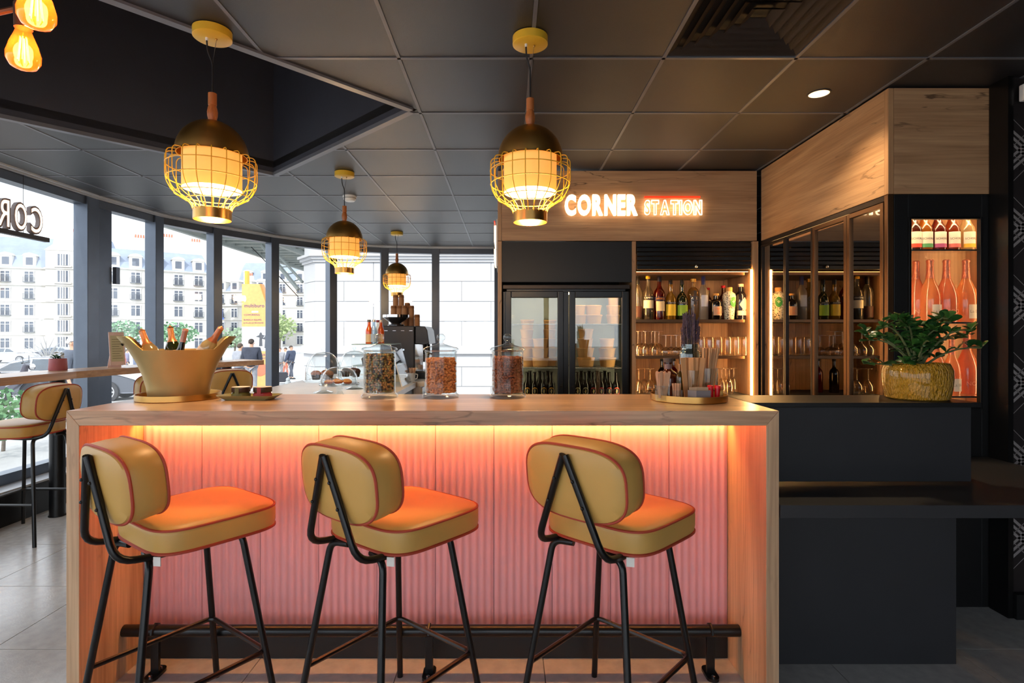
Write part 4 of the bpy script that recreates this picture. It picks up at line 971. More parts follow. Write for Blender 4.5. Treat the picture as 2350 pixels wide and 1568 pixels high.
# champagne bucket with raised ears
bk = thing('champagne_bucket', 'champagne-gold flared wine bucket with raised ears and bottles in it', 'bucket', (-1.412, 2.36, T+.0065), math.radians(31))
n = 96; prof = [(0.113, 0), (.1145, .006), (.121, .05), (.134, .10), (.153, .15), (.181, .205)]
def rim(a):   # height of the rim round the bucket: ears left and right, dips front and rear
    c = abs(math.cos(a)); u = min(1, max(0, (c-.70)/.13)); u = u*u*(3-2*u); return .205+.056*u
vs = []; fs = []; rows = []
for r, z in prof: rows.append([(r*math.cos(2*PI*k/n), r*.78*math.sin(2*PI*k/n), z) for k in range(n)])
for f in (.35, .7, 1.0):
    row = []
    for k in range(n):
        a = 2*PI*k/n; dz = (rim(a)-.205)*f; rr = .181+dz*.72; row.append((rr*math.cos(a), rr*.78*math.sin(a), .205+dz))
    rows.append(row)
ins = []
for row in rows[::-1]: ins.append([(x*.972, y*.972, z+(.001 if z > .1 else .004)) for x, y, z in row])
rows += ins
for row in rows: vs += row
R_ = len(rows)
for i in range(R_-1):
    for k in range(n):
        k2 = (k+1) % n; fs.append((i*n+k, i*n+k2, (i+1)*n+k2, (i+1)*n+k))
fs.append(tuple(range(n-1, -1, -1))); fs.append(tuple((R_-1)*n+k for k in range(n)))
G().add(vs, fs).obj('body', M_gold, bk)
for s in (-1, 1):
    G().prism_yz([(-.03, -.005), (.03, -.005), (.034, 0), (.03, .005), (-.03, .005), (-.034, 0)], -.0015, .0015).obj('handle_slot', M_ink, bk, (s*.2005, 0, .228), (0, s*math.radians(36), 0), smooth=False)
wb = [(-.062, .0, -.36, .02, Gpale, (206, 140, 92), 'pale wine bottle with copper capsule leaning left in the bucket', 'tall'),
      (-.028, .044, -.14, .0, Ggreen, (206, 164, 150), 'green wine bottle with pink-beige capsule in the bucket', 'tall'),
      (-.012, -.040, .24, .02, Gdark, (196, 140, 122), 'champagne bottle with crumpled pink foil in the bucket', 'champ'),
      (.026, .0, .58, .0, Gpale, (178, 110, 74), 'wine bottle with copper capsule leaning right in the bucket', 'tall')]
for dx, dy, tilt, ty, gl, fc, lb, kd in wb:
    hh = {0: .29}.get(0); base = Vector((-1.412+dx, 2.36+dy, T+.040))
    if abs(tilt) > .5: base.z += .03
    if kd == 'champ': base.z += -.012
    zt = 1.0
    t = bottle('wine_bottle', lb, tuple(base), kd, (.28 if abs(tilt) < .5 else .29), .034, gl, None, lab=(232, 212, 190), lz=(.40, .60), foil=(mat('capsule_%d' % fc[0], fc, .35, .5), .72), group='bottles in the champagne bucket')
    t.rotation_euler = (ty, tilt, 0)
# olive dish with two preserve jars
dx_ = X(572, 2.33)
M_olive = mat('olive_ceramic', (150, 140, 92), .35)
og = rrect(.235, .105, .02); oi = rrect(.185, .07, .016)
g = G(); n = len(og); vs = []
for pts, z in ((oi, 0), ([(a*1.06, b*1.06) for a, b in og], .020), ([(a*1.03, b*1.02) for a, b in og], .020), (oi, .006)): vs += [(a, b, z) for a, b in pts]
fs = [tuple(range(n-1, -1, -1))]+[(i*n+k, i*n+(k+1) % n, (i+1)*n+(k+1) % n, (i+1)*n+k) for i in range(3) for k in range(n)]+[tuple(3*n+k for k in range(n))]
g.add(vs, fs).obj('serving_dish', M_olive, None, (dx_, 2.335, T), label='olive green rectangular dish with two small jars', cat='dish')
for px, c, lb in ((553, (104, 100, 50), 'small preserve jar with olive band on the green dish'), (603, (150, 50, 56), 'small preserve jar with crimson band on the green dish')):
    t = thing('preserve_jar', lb, 'jar', (X(px, 2.335), 2.335, T+.0065), 0, 'preserve jars on the olive dish')
    G().lathe([(0, 0), (.033, 0), (.037, .004), (.037, .020), (.032, .026)], 28).obj('body', mat('jam_%d' % c[0], c, .15, coat=.5), t)
    G().lathe([(.0375, .003), (.0375, .018)], 28, cap0=False, cap1=False).obj('band', labm(c), t)
    G().lathe([(.036, .026), (.0375, .028), (.0375, .044), (.035, .047), (0, .047)], 28).obj('lid', mat('jar_lid', (52, 34, 30), .35), t)
    patch_cyl(G(), .0381, .008, .0475, .22, 4).obj('seal', labm(c), t)
    G().lathe([(.036, .0475), (0, .0477)], 24, cap0=False).obj('lid_label', labm((230, 226, 220)), t)
# tall glass jars of nuts
def nut_jar(x, label):
    t = thing('glass_jar', label, 'jar', (x, 2.40, T), 0, 'tall glass jars on the bar')
    G().lathe([(0, 0), (.076, 0), (.080, .004), (.080, .011), (.074, .018), (.068, .021), (.0685, .04), (.0685, .195), (.072, .204), (.066, .205), (.0645, .20), (.0645, .028), (.06, .024), (0, .022)], 40).obj('body', M_jar, t)
    l = G().lathe([(.0, .203), (.060, .203), (.064, .206), (.076, .208), (.078, .213), (.072, .219), (.045, .226), (.018, .234), (.010, .240), (.009, .246), (.016, .252), (.0195, .262), (.017, .272), (.008, .279), (0, .280)], 40).obj('lid', M_jar, t)
    return t
JX = [X(871, 2.40), X(1012, 2.40), X(1165, 2.40)]
nut_jar(JX[0], 'lidded glass jar filled with mixed seeds and raisins'); nut_jar(JX[1], 'lidded glass jar filled with orange cashews'); nut_jar(JX[2], 'lidded glass jar filled with brown almonds')
M_alm = mat('almond_skin', (150, 78, 46), .55, 0, .25, 60, .3, 200); M_cash = mat('roasted_cashew', (222, 140, 78), .5, 0, .12, 50)
M_seedp = mat('pumpkin_seed', (142, 132, 74), .5, 0, .2, 40); M_rais = mat('raisin', (46, 34, 30), .5, 0, .2, 60); M_pean = mat('peanut', (204, 146, 84), .55, 0, .15, 60); M_chick = mat('pale_pea', (176, 160, 104), .55)
alm = G().ball((0, 0, 0), (.0052, .0036, .0108), 8, 6)
alm = G(); vs_ = []
for i, (r, z) in enumerate([(0.0, -.0108), (.0040, -.0085), (.0058, -.003), (.0056, .002), (.0036, .0075), (0, .0115)]): vs_.append((r, z))
alm.lathe(vs_, 8, ell=.72); alm = alm.mesh('almond', M_alm)
cs = G(); pts = []; rr = []
for k in range(8):
    a = -1.35+2.7*k/7; pts.append((.0085*math.cos(a)-.004, 0, .0085*math.sin(a))); rr.append([.0018, .0040, .0048, .0047, .0042, .0038, .0032, .0015][k])
cs.tube(pts, rr, 7); cs = cs.mesh('cashew', M_cash)
ovs = {}
for nm, m, r in (('pumpkin_seed', M_seedp, (.0046, .0022, .0082)), ('raisin', M_rais, (.0058, .0046, .0080)), ('peanut', M_pean, (.0046, .0042, .0062)), ('roasted_pea', M_chick, (.0046, .0046, .0048))):
    ovs[nm] = G().ball((0, 0, 0), r, 7, 5).mesh(nm, m)
def pour(x, names, ztop, group, labs, pitch):
    """nuts against the glass as single things, those behind them one mass"""
    random.seed(int(x*1000)+5); R0 = .0575; per = 30
    rest = G(); count = 0; cx, cy = x, 2.40
    rows_ = int((ztop-.026)/pitch)
    for j in range(rows_+1):
        z = .031+pitch*j
        for k in range(per):
            a = 2*PI*(k+.5*(j % 2))/per+random.uniform(-.05, .05); r = R0+random.uniform(-.0025, .0015)
            front = math.sin(a) < .18 and z < ztop
            nm = random.choice(names); rot = Euler((random.uniform(0, 6.28), random.uniform(0, 6.28), random.uniform(0, 6.28)))
            loc = (cx+r*math.cos(a), cy+r*math.sin(a), T+z+random.uniform(-.002, .002))
            me = {'almond': alm, 'cashew': cs}.get(nm) or ovs.get(nm)
            if front and count < 300:
                put(nm, me, None, loc, rot, label=labs[nm], cat=labs['cat_'+nm] if 'cat_'+nm in labs else 'nut', group=group); count += 1
            else:
                M_ = Matrix.Translation(loc) @ rot.to_matrix().to_4x4(); rest.cur = names.index(nm) if False else sorted(set(names)).index(nm)
                rest.add([M_ @ v.co for v in me.vertices], [tuple(p.vertices) for p in me.polygons])
        for ring, cnt in ((.046, 22), (.034, 15)):
            for k in range(cnt):
                a = 2*PI*k/cnt+random.random(); nm = random.choice(names); me = {'almond': alm, 'cashew': cs}.get(nm) or ovs.get(nm)
                M_ = Matrix.Translation((cx+ring*math.cos(a), cy+ring*math.sin(a), T+z)) @ Euler((random.uniform(0, 6.28), random.uniform(0, 6.28), 0)).to_matrix().to_4x4()
                rest.cur = sorted(set(names)).index(nm); rest.add([M_ @ v.co for v in me.vertices], [tuple(p.vertices) for p in me.polygons])
    for ring, cnt in ((.008, 4), (.020, 10), (.033, 15), (.046, 21)):
        for k in range(cnt):
            a = 2*PI*k/cnt+random.random(); nm = random.choice(names); me = {'almond': alm, 'cashew': cs}.get(nm) or ovs.get(nm)
            M_ = Matrix.Translation((cx+ring*math.cos(a), cy+ring*math.sin(a), T+.031+pitch*rows_)) @ Euler((random.uniform(0, 6.28), random.uniform(0, 6.28), 0)).to_matrix().to_4x4()
            rest.cur = sorted(set(names)).index(nm); rest.add([M_ @ v.co for v in me.vertices], [tuple(p.vertices) for p in me.polygons])
    mm = {'almond': M_alm, 'cashew': M_cash, 'pumpkin_seed': M_seedp, 'raisin': M_rais, 'peanut': M_pean, 'roasted_pea': M_chick}
    return rest.obj(labs['mass'], [mm[q] for q in sorted(set(names))], None, kind='stuff', label=labs['masslabel'], cat=labs['masscat'])
pour(JX[0], ['pumpkin_seed', 'raisin', 'peanut', 'roasted_pea', 'pumpkin_seed', 'raisin', 'roasted_pea', 'peanut', 'peanut'], .183, 'seeds and raisins against the glass of the mixed jar',
     {'pumpkin_seed': 'flat green pumpkin seed against the glass of the mixed jar', 'raisin': 'dark raisin against the glass of the mixed jar', 'peanut': 'tan peanut half against the glass of the mixed jar', 'roasted_pea': 'round pale roasted pea against the glass of the mixed jar',
      'cat_pumpkin_seed': 'seed', 'cat_raisin': 'raisin', 'cat_roasted_pea': 'pea', 'mass': 'seed_mix', 'masslabel': 'mixed seeds and raisins heaped inside the leftmost nut jar', 'masscat': 'seeds'}, .0098)
pour(JX[1], ['cashew'], .172, 'cashews against the jar glass', {'cashew': 'curved orange cashew against the glass of the middle jar', 'mass': 'cashew_heap', 'masslabel': 'cashews heaped deeper inside the middle jar', 'masscat': 'cashews'}, .0105)
pour(JX[2], ['almond'], .176, 'almonds against the jar glass', {'almond': 'brown almond against the glass of the right-hand nut jar', 'mass': 'almond_heap', 'masslabel': 'almonds heaped deeper inside the right-hand jar', 'masscat': 'almonds'}, .0110)
# ------------------------------------------------------------------ on the right-hand tray
TZ = T+.0065; TD = 2.315
def beaker(name, label, x, y, r, h, m=M_jar, cat='glass', r0=None):
    r0 = r0 or r*.92
    return G().lathe([(0, 0), (r0, 0), (r0+.001, .004), (r, h), (r-.002, h), (r0-.002, .006), (0, .006)], 26, cap0=False).obj(name, m, None, (x, y, TZ), label=label, cat=cat)
xj = X(1580, 2.40)
lj = thing('lavender_jar', 'clear preserving jar holding dried lavender', 'jar', (xj, 2.385, TZ))
G().lathe([(0, 0), (.040, 0), (.042, .005), (.042, .185), (.040, .195), (.034, .203), (.034, .212), (.037, .213), (.037, .218), (.034, .219), (.034, .228), (.032, .228), (.032, .200), (.039, .18), (.039, .008), (0, .006)], 30, cap0=False).obj('body', thin_glass('blue_green_glass', (214, 228, 224), refl=.08, edge=.9, power=2.5), lj)
M_lav = mat('lavender_flower', (82, 68, 84), .9, 0, .35, 90); M_lst = mat('lavender_stem', (104, 88, 74), .9)
lms = []
for k in range(4):
    g = G(); L_ = .30; g.cur = 1; g.tube([(0, 0, 0), (.002, 0, L_*.5), (0, .002, L_)], .0011, 4); g.cur = 0
    random.seed(40+k)
    for q in range(13):
        z = L_-.085+.0072*q
        for u in range(4):
            a = random.random()*6.28; rr_ = .0028*(1.25-.06*q); g.ball((rr_*math.cos(a), rr_*math.sin(a), z+random.uniform(-.003, .003)), (.0019, .0019, .0036), 4, 3)
    lms.append(g.mesh('lavender_stem', [M_lav, M_lst]))
lv = thing('lavender_bunch', 'bunch of dried purple lavender standing in the preserving jar', 'flowers', (xj, 2.385, TZ+.01))
random.seed(3)
for k in range(70):
    a = random.random()*6.28; r = .024*math.sqrt(random.random()); b = random.random()*6.28
    o = put('stem', lms[k % 4], lv, (r*math.cos(a), r*math.sin(a), random.uniform(-.004, .04)), (random.uniform(-.05, .05)+r*math.sin(a)*-3.2, r*math.cos(a)*3.2+random.uniform(-.05, .05), b)); o.scale = (1, 1, random.uniform(.86, 1.12))
am = thing('amber_bottle', 'round-shouldered amber bottle with brown stopper on the tray', 'bottle', (X(1534, 2.36), 2.365, TZ))
G().lathe([(0, 0), (.040, 0), (.043, .004), (.043, .080), (.040, .095), (.030, .108), (.018, .116), (.0155, .122), (.0155, .145), (.018, .147), (.018, .152)], 28, cap1=False).obj('body', Gamber, am)
G().lathe([(0, .150), (.020, .150), (.020, .168), (0, .168)], 22).obj('stopper', mat('brown_stopper', (84, 66, 58), .6), am)
G().lathe([(.0158, .122), (.0158, .142)], 20, cap0=False, cap1=False).obj('neck_tape', labm((120, 96, 96)), am)
patch_cyl(G(), .0436, .050, .088, .35, 5, -.5).obj('label', labm((236, 230, 224)), am)
M_stick = mat('birch_wood', (222, 176, 138), .7, 0, .08, 30); M_strawm = mat('paper_straw', (206, 158, 112), .7); M_knife = mat('kraft_sleeve', (210, 154, 100), .7)
beaker('cut_glass_tumbler', 'cut glass tumbler holding wooden spatulas on the tray', X(1521, 2.24), 2.245, .031, .062)
sm = G(); sm.prism_xz([(-.0055, 0), (.0055, 0), (.0065, .09), (.007, .098), (.005, .105), (0, .107), (-.005, .105), (-.007, .098), (-.0065, .09)], -.0008, .0008); sm = sm.mesh('wooden_spatula', M_stick, False)
random.seed(11)
for k in range(11):
    a = random.random()*6.28; r = .017*math.sqrt(random.random())
    put('wooden_spatula', sm, None, (X(1521, 2.24)+r*math.cos(a)*.8, 2.245+r*math.sin(a)*.8, TZ+.008+random.uniform(0, .006)), (random.uniform(-.12, .12), (r*math.cos(a))*9, random.uniform(-.6, .6)), label='pale wooden spatula standing in the cut glass tumbler', cat='spatula', group='wooden spatulas')
beaker('shot_glass', 'small glass of toothpicks on the tray', X(1555, 2.22), 2.225, .021, .045)
tm = G().tube([(0, 0, 0), (0, 0, .064)], .0015, 5).mesh('toothpick', M_stick)
for k in range(24):
    a = random.random()*6.28; r = .013*math.sqrt(random.random())
    put('toothpick', tm, None, (X(1555, 2.22)+r*math.cos(a), 2.225+r*math.sin(a), TZ+.007), (-r*math.sin(a)*8, r*math.cos(a)*8, 0), label='sleeved toothpick standing in the small glass', cat='toothpick', group='toothpicks in the small glass')
beaker('tall_glass', 'tall glass holding kraft-sleeved knives on the tray', X(1590, 2.30), 2.305, .030, .120)
km = G().box(-.010, .010, -.0015, .0015, 0, .165).mesh('sleeved_knife', M_knife, False)
for k in range(8):
    put('sleeved_knife', km, None, (X(1574+k*4, 2.30), 2.300+.006*((k*7) % 4-1.5), TZ+.008), (random.uniform(-.05, .05), -.10+.03*k, random.uniform(-.7, .7)), label='kraft-sleeved cutlery standing in the tall glass', cat='cutlery', group='sleeved cutlery in the tall glass')
beaker('tall_glass', 'wide tall glass full of paper straws on the tray', X(1623, 2.33), 2.335, .046, .128)
stm = G().tube([(0, 0, 0), (0, 0, .205)], .0034, 7).mesh('paper_straw', M_strawm)
random.seed(5)
for k in range(30):
    a = random.random()*6.28; r = .030*math.sqrt(random.random())
    put('paper_straw', stm, None, (X(1623, 2.33)+r*math.cos(a)*.8-.006, 2.335+r*math.sin(a)*.7, TZ+.008), (-r*math.sin(a)*2.4, .06+r*math.cos(a)*3.2+random.uniform(-.03, .03), 0), label='brown paper straw standing in the wide tall glass', cat='straw', group='paper straws in the tall glass')
# grey hexagonal sugar box with sachets
hx = thing('sugar_box', 'grey faceted box of sugar sachets on the tray', 'box', (X(1604, 2.225), 2.228, TZ))
hp = [(-.046, -.004), (-.018, -.026), (.040, -.024), (.046, 0), (.030, .024), (-.036, .024)]
g = G(); n = 6; hi = [(a*.93, b*.90) for a, b in hp]
vs = [(a, b, 0) for a, b in hp]+[(a, b, .044) for a, b in hp]+[(a, b, .044) for a, b in hi]+[(a, b, .003) for a, b in hi]
fs = [tuple(range(5, -1, -1))]+[(i*n+k, i*n+(k+1) % n, (i+1)*n+(k+1) % n, (i+1)*n+k) for i in range(3) for k in range(n)]+[tuple(3*n+k for k in range(n))]
g.add(vs, fs).obj('body', mat('grey_card', (128, 122, 124), .6), hx, smooth=False)
M_sach = mat('sachet_paper', (206, 168, 130), .7); sg = G().box(-.015, .015, -.001, .001, 0, .052).mesh('sugar_sachet', M_sach, False)
for k in range(7):
    o = put('sugar_sachet', sg, None, (X(1604, 2.225)-.024+.008*k, 2.228+.004*((k % 3)-1), TZ+.004), (random.uniform(-.12, .12), random.uniform(-.06, .06), .1*(k % 2)), label='brown and white sugar sachet standing in the grey box', cat='sachet', group='sugar sachets')
for px, tl in ((1633, -.12), (1646, .10)):
    r_ = thing('red_dispenser', 'red plastic dispenser tube on the tray, %s one' % ('left' if px < 1640 else 'right'), 'dispenser', (X(px, 2.24), 2.245, TZ))
    r_.rotation_euler = (0, tl*.5, 0)
    G().lathe([(0, 0), (.0095, 0), (.0115, .045), (.0115, .050)], 14).obj('body', mat('red_plastic', (206, 22, 34), .25), r_)
    G().lathe([(.0125, .050), (.0125, .060), (.009, .062), (0, .062)], 14).obj('cap', mat('red_cap', (226, 20, 30), .35), r_)
pk = G().box(-.009, .009, -.004, .004, 0, .040).obj('brass_lighter', M_brass, None, (X(1656, 2.25), 2.255, TZ), bev=.003, smooth=False, label='small brass lighter at the right edge of the tray', cat='lighter')
dr = bottle('dropper_bottle', 'slim green-gold bottle between amber bottle and knife glass', (X(1561, 2.30), 2.305, TZ), 'tall', .145, .0145, colglass('olive_bottle', (150, 130, 60), (120, 96, 36), .5), capm((150, 100, 50)))
# ------------------------------------------------------------------ jade plant
pt = thing('potted_jade_plant', 'jade plant with glossy leaves in a yellow ribbed glazed pot', 'plant', (1.762, 2.365, BH))
prof = [(.0, 0), (.108, 0), (.116, .006), (.124, .05), (.127, .09), (.126, .125), (.117, .148), (.112, .155), (.108, .154), (.112, .14), (.112, .12), (0, .12)]
def potmat():
    m = mat('yellow_glaze', (206, 150, 36), .18, 0, .12, 20, coat=.6); t = m.node_tree; b = t.nodes['Principled BSDF']
    tc = t.nodes.new('ShaderNodeTexCoord'); mp = t.nodes.new('ShaderNodeMapping'); mp.inputs['Scale'].default_value = (95, 95, 34)
    n = t.nodes.new('ShaderNodeTexNoise'); n.inputs['Scale'].default_value = 1.5; n.inputs['Detail'].default_value = 2
    bpn = t.nodes.new('ShaderNodeBump'); bpn.inputs['Strength'].default_value = 1.0; bpn.inputs['Distance'].default_value = .03
    t.links.new(tc.outputs['Object'], mp.inputs['Vector']); t.links.new(mp.outputs['Vector'], n.inputs['Vector']); t.links.new(n.outputs['Fac'], bpn.inputs['Height']); t.links.new(bpn.outputs['Normal'], b.inputs['Normal'])
    return m
G().lathe(prof, 48).obj('pot', potmat(), pt)
G().lathe([(0, .121), (.111, .121)], 30).obj('soil', M_soil, pt)
M_leaf = mat('jade_leaf', (58, 104, 44), .28, 0, .25, 30, coat=.3); M_leaf2 = mat('jade_leaf_dark', (38, 76, 36), .3, 0, .25, 30, coat=.3); M_twig = mat('jade_stem', (104, 110, 66), .7)
def leafmesh(m):
    vs = []; fs = []; st = [(0, .002), (.007, .006), (.016, .0125), (.026, .0150), (.035, .0120), (.040, .004)]
    for x, w_ in st:
        z = .010*math.sin(x*50); vs += [(x, -w_, z+.0018), (x, 0, z+.003), (x, w_, z+.0018), (x, 0, z-.0016)]
    for i in range(len(st)-1):
        for k in range(4): fs.append((4*i+k, 4*i+(k+1) % 4, 4*i+4+(k+1) % 4, 4*i+4+k))
    fs += [(3, 2, 1, 0), tuple(4*len(st)-4+k for k in range(4))]
    return G().add(vs, fs).mesh('leaf', m)
lm1, lm2 = leafmesh(M_leaf), leafmesh(M_leaf2)
random.seed(21)
for s in range(36):
    a = 2*PI*s/36+random.uniform(-.2, .2); rad = random.uniform(.10, .23) if s % 3 else random.uniform(.02, .10); zt = random.uniform(.22, .35) if rad < .15 else random.uniform(.14, .31)
    ex = rad*math.cos(a)*1.12; ey = rad*math.sin(a)*.55
    if ey > .08: ey = .08
    pts = []
    for k in range(7):
        t = k/6; pts.append((ex*t**1.2*1.0+.01*math.cos(a), ey*t**1.2, .118+(zt-.118)*math.sin(t*PI*.56)/math.sin(PI*.56)*1.0))
    st = G().tube(pts, [.006-.0006*k for k in range(7)], 6).obj('stem', M_twig, pt)
    for k in range(2, 7):
        for u in range(2 if k < 6 else 4):
            th = random.random()*6.28 if k == 6 else (k % 2)*PI/2+u*PI+random.uniform(-.5, .5)
            put('leaf', random.choice((lm1, lm1, lm2)), st, pts[k], (random.uniform(-.5, .5), random.uniform(-.75, .35), th), scale=(random.uniform(.85, 1.25),)*3)
# ================================================================== working counter behind the bar
CZ = .92
wc = thing('prep_counter', 'pale topped working counter behind the bar, under coffee machine and cake domes', 'counter', (0, 0, 0))
M_top = mat('pale_stone_top', (236, 232, 226), .3, 0, .04, 10)
G().box(-2.05, -.87, 3.75, 5.27, CZ-.045, CZ).obj('worktop', M_top, wc, smooth=False, bev=.002)
G().box(-2.05, -.80, 5.28, 6.35, CZ-.045, CZ).obj('worktop', M_top, wc, smooth=False, bev=.002)
G().box(-.905, -.868, 5.20, 5.268, CZ-.044, CZ+.0005).obj('end_cap', M_oakz, wc, smooth=False)
G().box(-2.03, -.90, 3.78, 5.25, 0, CZ-.046).obj('body', M_black, wc, smooth=False)
G().box(-2.03, -.84, 5.30, 6.33, 0, CZ-.046).obj('body', M_white, wc, smooth=False)
for k in range(2):
    d_ = G().box(-.838, -.825, 5.32+.51*k, 5.81+.51*k, .1, CZ-.06).obj('drawer', M_white, wc, smooth=False, bev=.002)
    G().tube([(-.815, 5.40+.51*k, .80), (-.815, 5.73+.51*k, .80)], .006, 6).obj('handle', M_steel, d_)
# coffee machine
cmx, cmy = X(916, 5.62), 5.62
cm = thing('coffee_machine', 'black espresso machine with chrome group on the prep counter', 'coffee machine', (cmx, cmy, CZ))
M_mach = mat('graphite_metal', (52, 52, 55), .4, .3)
G().box(-.165, .155, 0, .55, .05, .545).obj('body', M_mach, cm, smooth=False, bev=.008)
for k in range(4): G().box(-.135+.085*k-.017, -.135+.085*k+.017, -.0015, .002, .492, .497).obj('slot', M_steel, cm, smooth=False)
G().lathe([(.010, 0), (.010, .003), (.006, .003)], 14).obj('badge', M_chrome, cm, (.045, -.001, .30), (PI/2, 0, 0))
G().prism_xz([(.16, .545), (.26, .540), (.285, .50), (.305, .36), (.25, .35), (.16, .36)], .02, .52).obj('head', M_satin, cm, smooth=False, bev=.006)
G().box(.157, .24, .03, .50, .08, .355).obj('splash_plate', M_chrome, cm, smooth=False)
for y in (.12, .34):
    gr = G().lathe([(.032, .27), (.036, .29), (.036, .35)], 18, (.235, y, 0)).obj('group_head', M_satin, cm)
    G().tube([(.235, y, .262), (.235, y-.01, .262), (.30, y-.10, .25)], .011, 8).obj('portafilter', M_satin, gr)
    G().lathe([(.020, .17), (.024, .20), (.030, .255)], 14, (.235, y, 0)).obj('basket', M_chrome, gr)
G().box(.12, .31, .02, .52, .0, .075).obj('drip_tray', M_satin, cm, smooth=False, bev=.006)
for x in (-.13, .1):
    for y in (.05, .5): G().lathe([(.02, 0), (.02, .05)], 12, (x, y, 0)).obj('foot', M_satin, cm)
hp = thing('bean_hopper', 'wide black funnel hopper with chrome rim on the coffee machine', 'hopper', (X(908, 5.72), 5.74, CZ+.5455))
G().lathe([(.0, 0), (.085, 0), (.085, .014), (.055, .018), (.05, .028), (.055, .034), (.115, .072), (.130, .088), (.135, .115), (.132, .115), (.12, .09), (.04, .045), (0, .045)], 32).obj('funnel', mat('smoked_plastic', (42, 40, 40), .15), hp)
G().lathe([(.132, .086), (.138, .090), (.138, .116), (.133, .116)], 32, cap0=False, cap1=False).obj('rim', M_chrome, hp)
cpm = G().lathe([(0, 0), (.031, 0), (.0265, .062), (.025, .062), (.024, .0605), (0, .0605)], 18); cpm = cpm.mesh('paper_cup', M_kraft2)
cpl = G().lathe([(.0315, .032), (.0288, .058)], 18, cap0=False, cap1=False).mesh('print_band', mat('cup_band', (150, 98, 58), .8))
k_ = 0
for px, D, base, n, wh in ((903, 5.98, 735, 14, 'front left'), (916, 5.98, 735, 14, 'front middle'), (928, 5.96, 735, 14, 'front right'), (908, 6.10, 735, 24, 'tall rear left'), (921, 6.10, 735, 24, 'tall rear right'), (935, 6.10, 735, 17, 'behind the right'), (944, 5.98, 735, 14, 'right of the hopper'), (957, 5.88, 735, 6, 'short lone right')):
    for q in range(n):
        o = put('paper_cup', cpm, None, (X(px, D), D, CZ+.5455+.0125*q+(0)), label='nested kraft cup in the %s cup stack on the coffee machine' % wh, cat='cup', group='kraft cups in the %s stack' % wh)
        if q == n-1: put('print_band', cpl, o, (0, 0, 0))
# cake domes on stands
M_dome = thin_glass('cake_dome_glass', (248, 251, 251), refl=.06, edge=.95, power=3)
def cake_stand(x, y, r, ph, dh, label, foot=True):
    t = thing('cake_stand', label, 'cake stand', (x, y, CZ), 0, 'glass cake stands')
    st = G().lathe([(0, 0), (r*.5, 0), (r*.48, .006), (r*.2, .018), (.018, ph*.45), (.024, ph*.62), (.016, ph*.8), (.03, ph-.006), (r, ph-.005), (r, ph+.004), (r-.004, ph+.008), (0, ph)], 36, cap0=False).obj('stand', M_dome, t)
    pr = [(r*.90, ph+.006)]
    for k in range(11):
        a = PI/2*k/10; pr.append((r*.90*math.cos(a)**.75 if k < 10 else .008, ph+.03+(dh-.03)*math.sin(a)))
    pr += [(.006, ph+dh+.006), (.014, ph+dh+.014), (.016, ph+dh+.024), (.010, ph+dh+.034), (0, ph+dh+.036)]
    G().lathe(pr, 36, cap0=False).obj('dome', M_dome, t)
    return t
s1 = (X(742, 4.30), 4.30); s2 = (X(779, 4.04), 4.04); s3 = (X(813, 4.62), 4.62)
cake_stand(s1[0], s1[1], .150, .095, .225, 'tall glass cake dome over muffins, leftmost of the three')
cake_stand(s2[0], s2[1], .145, .090, .130, 'low glass cake dome over round biscuits in front')
cake_stand(s3[0], s3[1], .150, .095, .225, 'tall glass cake dome over chocolate cake behind the seed jar')
M_muf = mat('muffin_top', (150, 92, 56), .8, 0, .3, 50, .5, 90); M_case = mat('dark_muffin_case', (58, 44, 38), .8); M_bis = mat('golden_biscuit', (216, 150, 84), .7, 0, .15, 50, .2, 120)
def muffin(x, y, z, lab, c=M_muf):
    t = thing('muffin', lab, 'muffin', (x, y, z))
    g = G(); n = 18; pf = [(0, 0), (.026, 0), (.036, .042)]
    vs = []; fs = []
    for r, zz in ((.026, 0), (.036, .042)):
        for k in range(36): vs.append(((r+(.0015 if k % 2 else -.0015))*math.cos(2*PI*k/36), (r+(.0015 if k % 2 else -.0015))*math.sin(2*PI*k/36), zz))
    for k in range(36): fs.append((k, (k+1) % 36, 36+(k+1) % 36, 36+k))
    fs.append(tuple(range(35, -1, -1))); g.add(vs, fs).obj('case', M_case, t, smooth=False)
    g = G(); random.seed(int(x*999))
    g.lathe([(.037, .040), (.040, .048), (.034, .060), (.020, .068), (0, .070)], 16)
    g.v = [(a*random.uniform(.93, 1.06), b*random.uniform(.93, 1.06), c_+random.uniform(-.003, .003)) for a, b, c_ in g.v]
    g.obj('top', c, t)
M_choc = mat('chocolate_muffin', (70, 40, 34), .8, 0, .3, 50, .5, 90)
muffin(s1[0]-.05, s1[1]-.02, CZ+.104, 'brown muffin under the tall left dome, left one'); muffin(s1[0]+.05, s1[1]-.03, CZ+.104, 'brown muffin under the tall left dome, right one')
muffin(s1[0]+.0, s1[1]+.06, CZ+.104, 'brown muffin at the back under the tall left dome')
muffin(s3[0]-.06, s3[1]-.04, CZ+.104, 'chocolate muffin under the right dome, front left', M_choc); muffin(s3[0]+.03, s3[1]-.06, CZ+.104, 'chocolate muffin under the right dome, front right', M_choc); muffin(s3[0]-.02, s3[1]+.05, CZ+.104, 'chocolate muffin at the back under the right dome', M_choc)
for i, (dx, dy) in enumerate(((-.07, -.03), (.0, -.02), (.07, -.03), (-.035, .045), (.04, .05))):
    bi = thing('biscuit', ['left front', 'middle front', 'right front', 'left rear', 'right rear'][i]+' domed biscuit under the low glass dome', 'biscuit', (s2[0]+dx, s2[1]+dy, CZ+.099), 0, 'biscuits under the low dome')
    G().lathe([(0, 0), (.024, 0), (.030, .006), (.031, .012)], 20).obj('base', mat('dark_biscuit', (168, 84, 44), .7), bi)
    G().lathe([(.031, .012), (.027, .020), (.016, .026), (0, .028)], 20, cap0=False).obj('top', M_bis, bi)
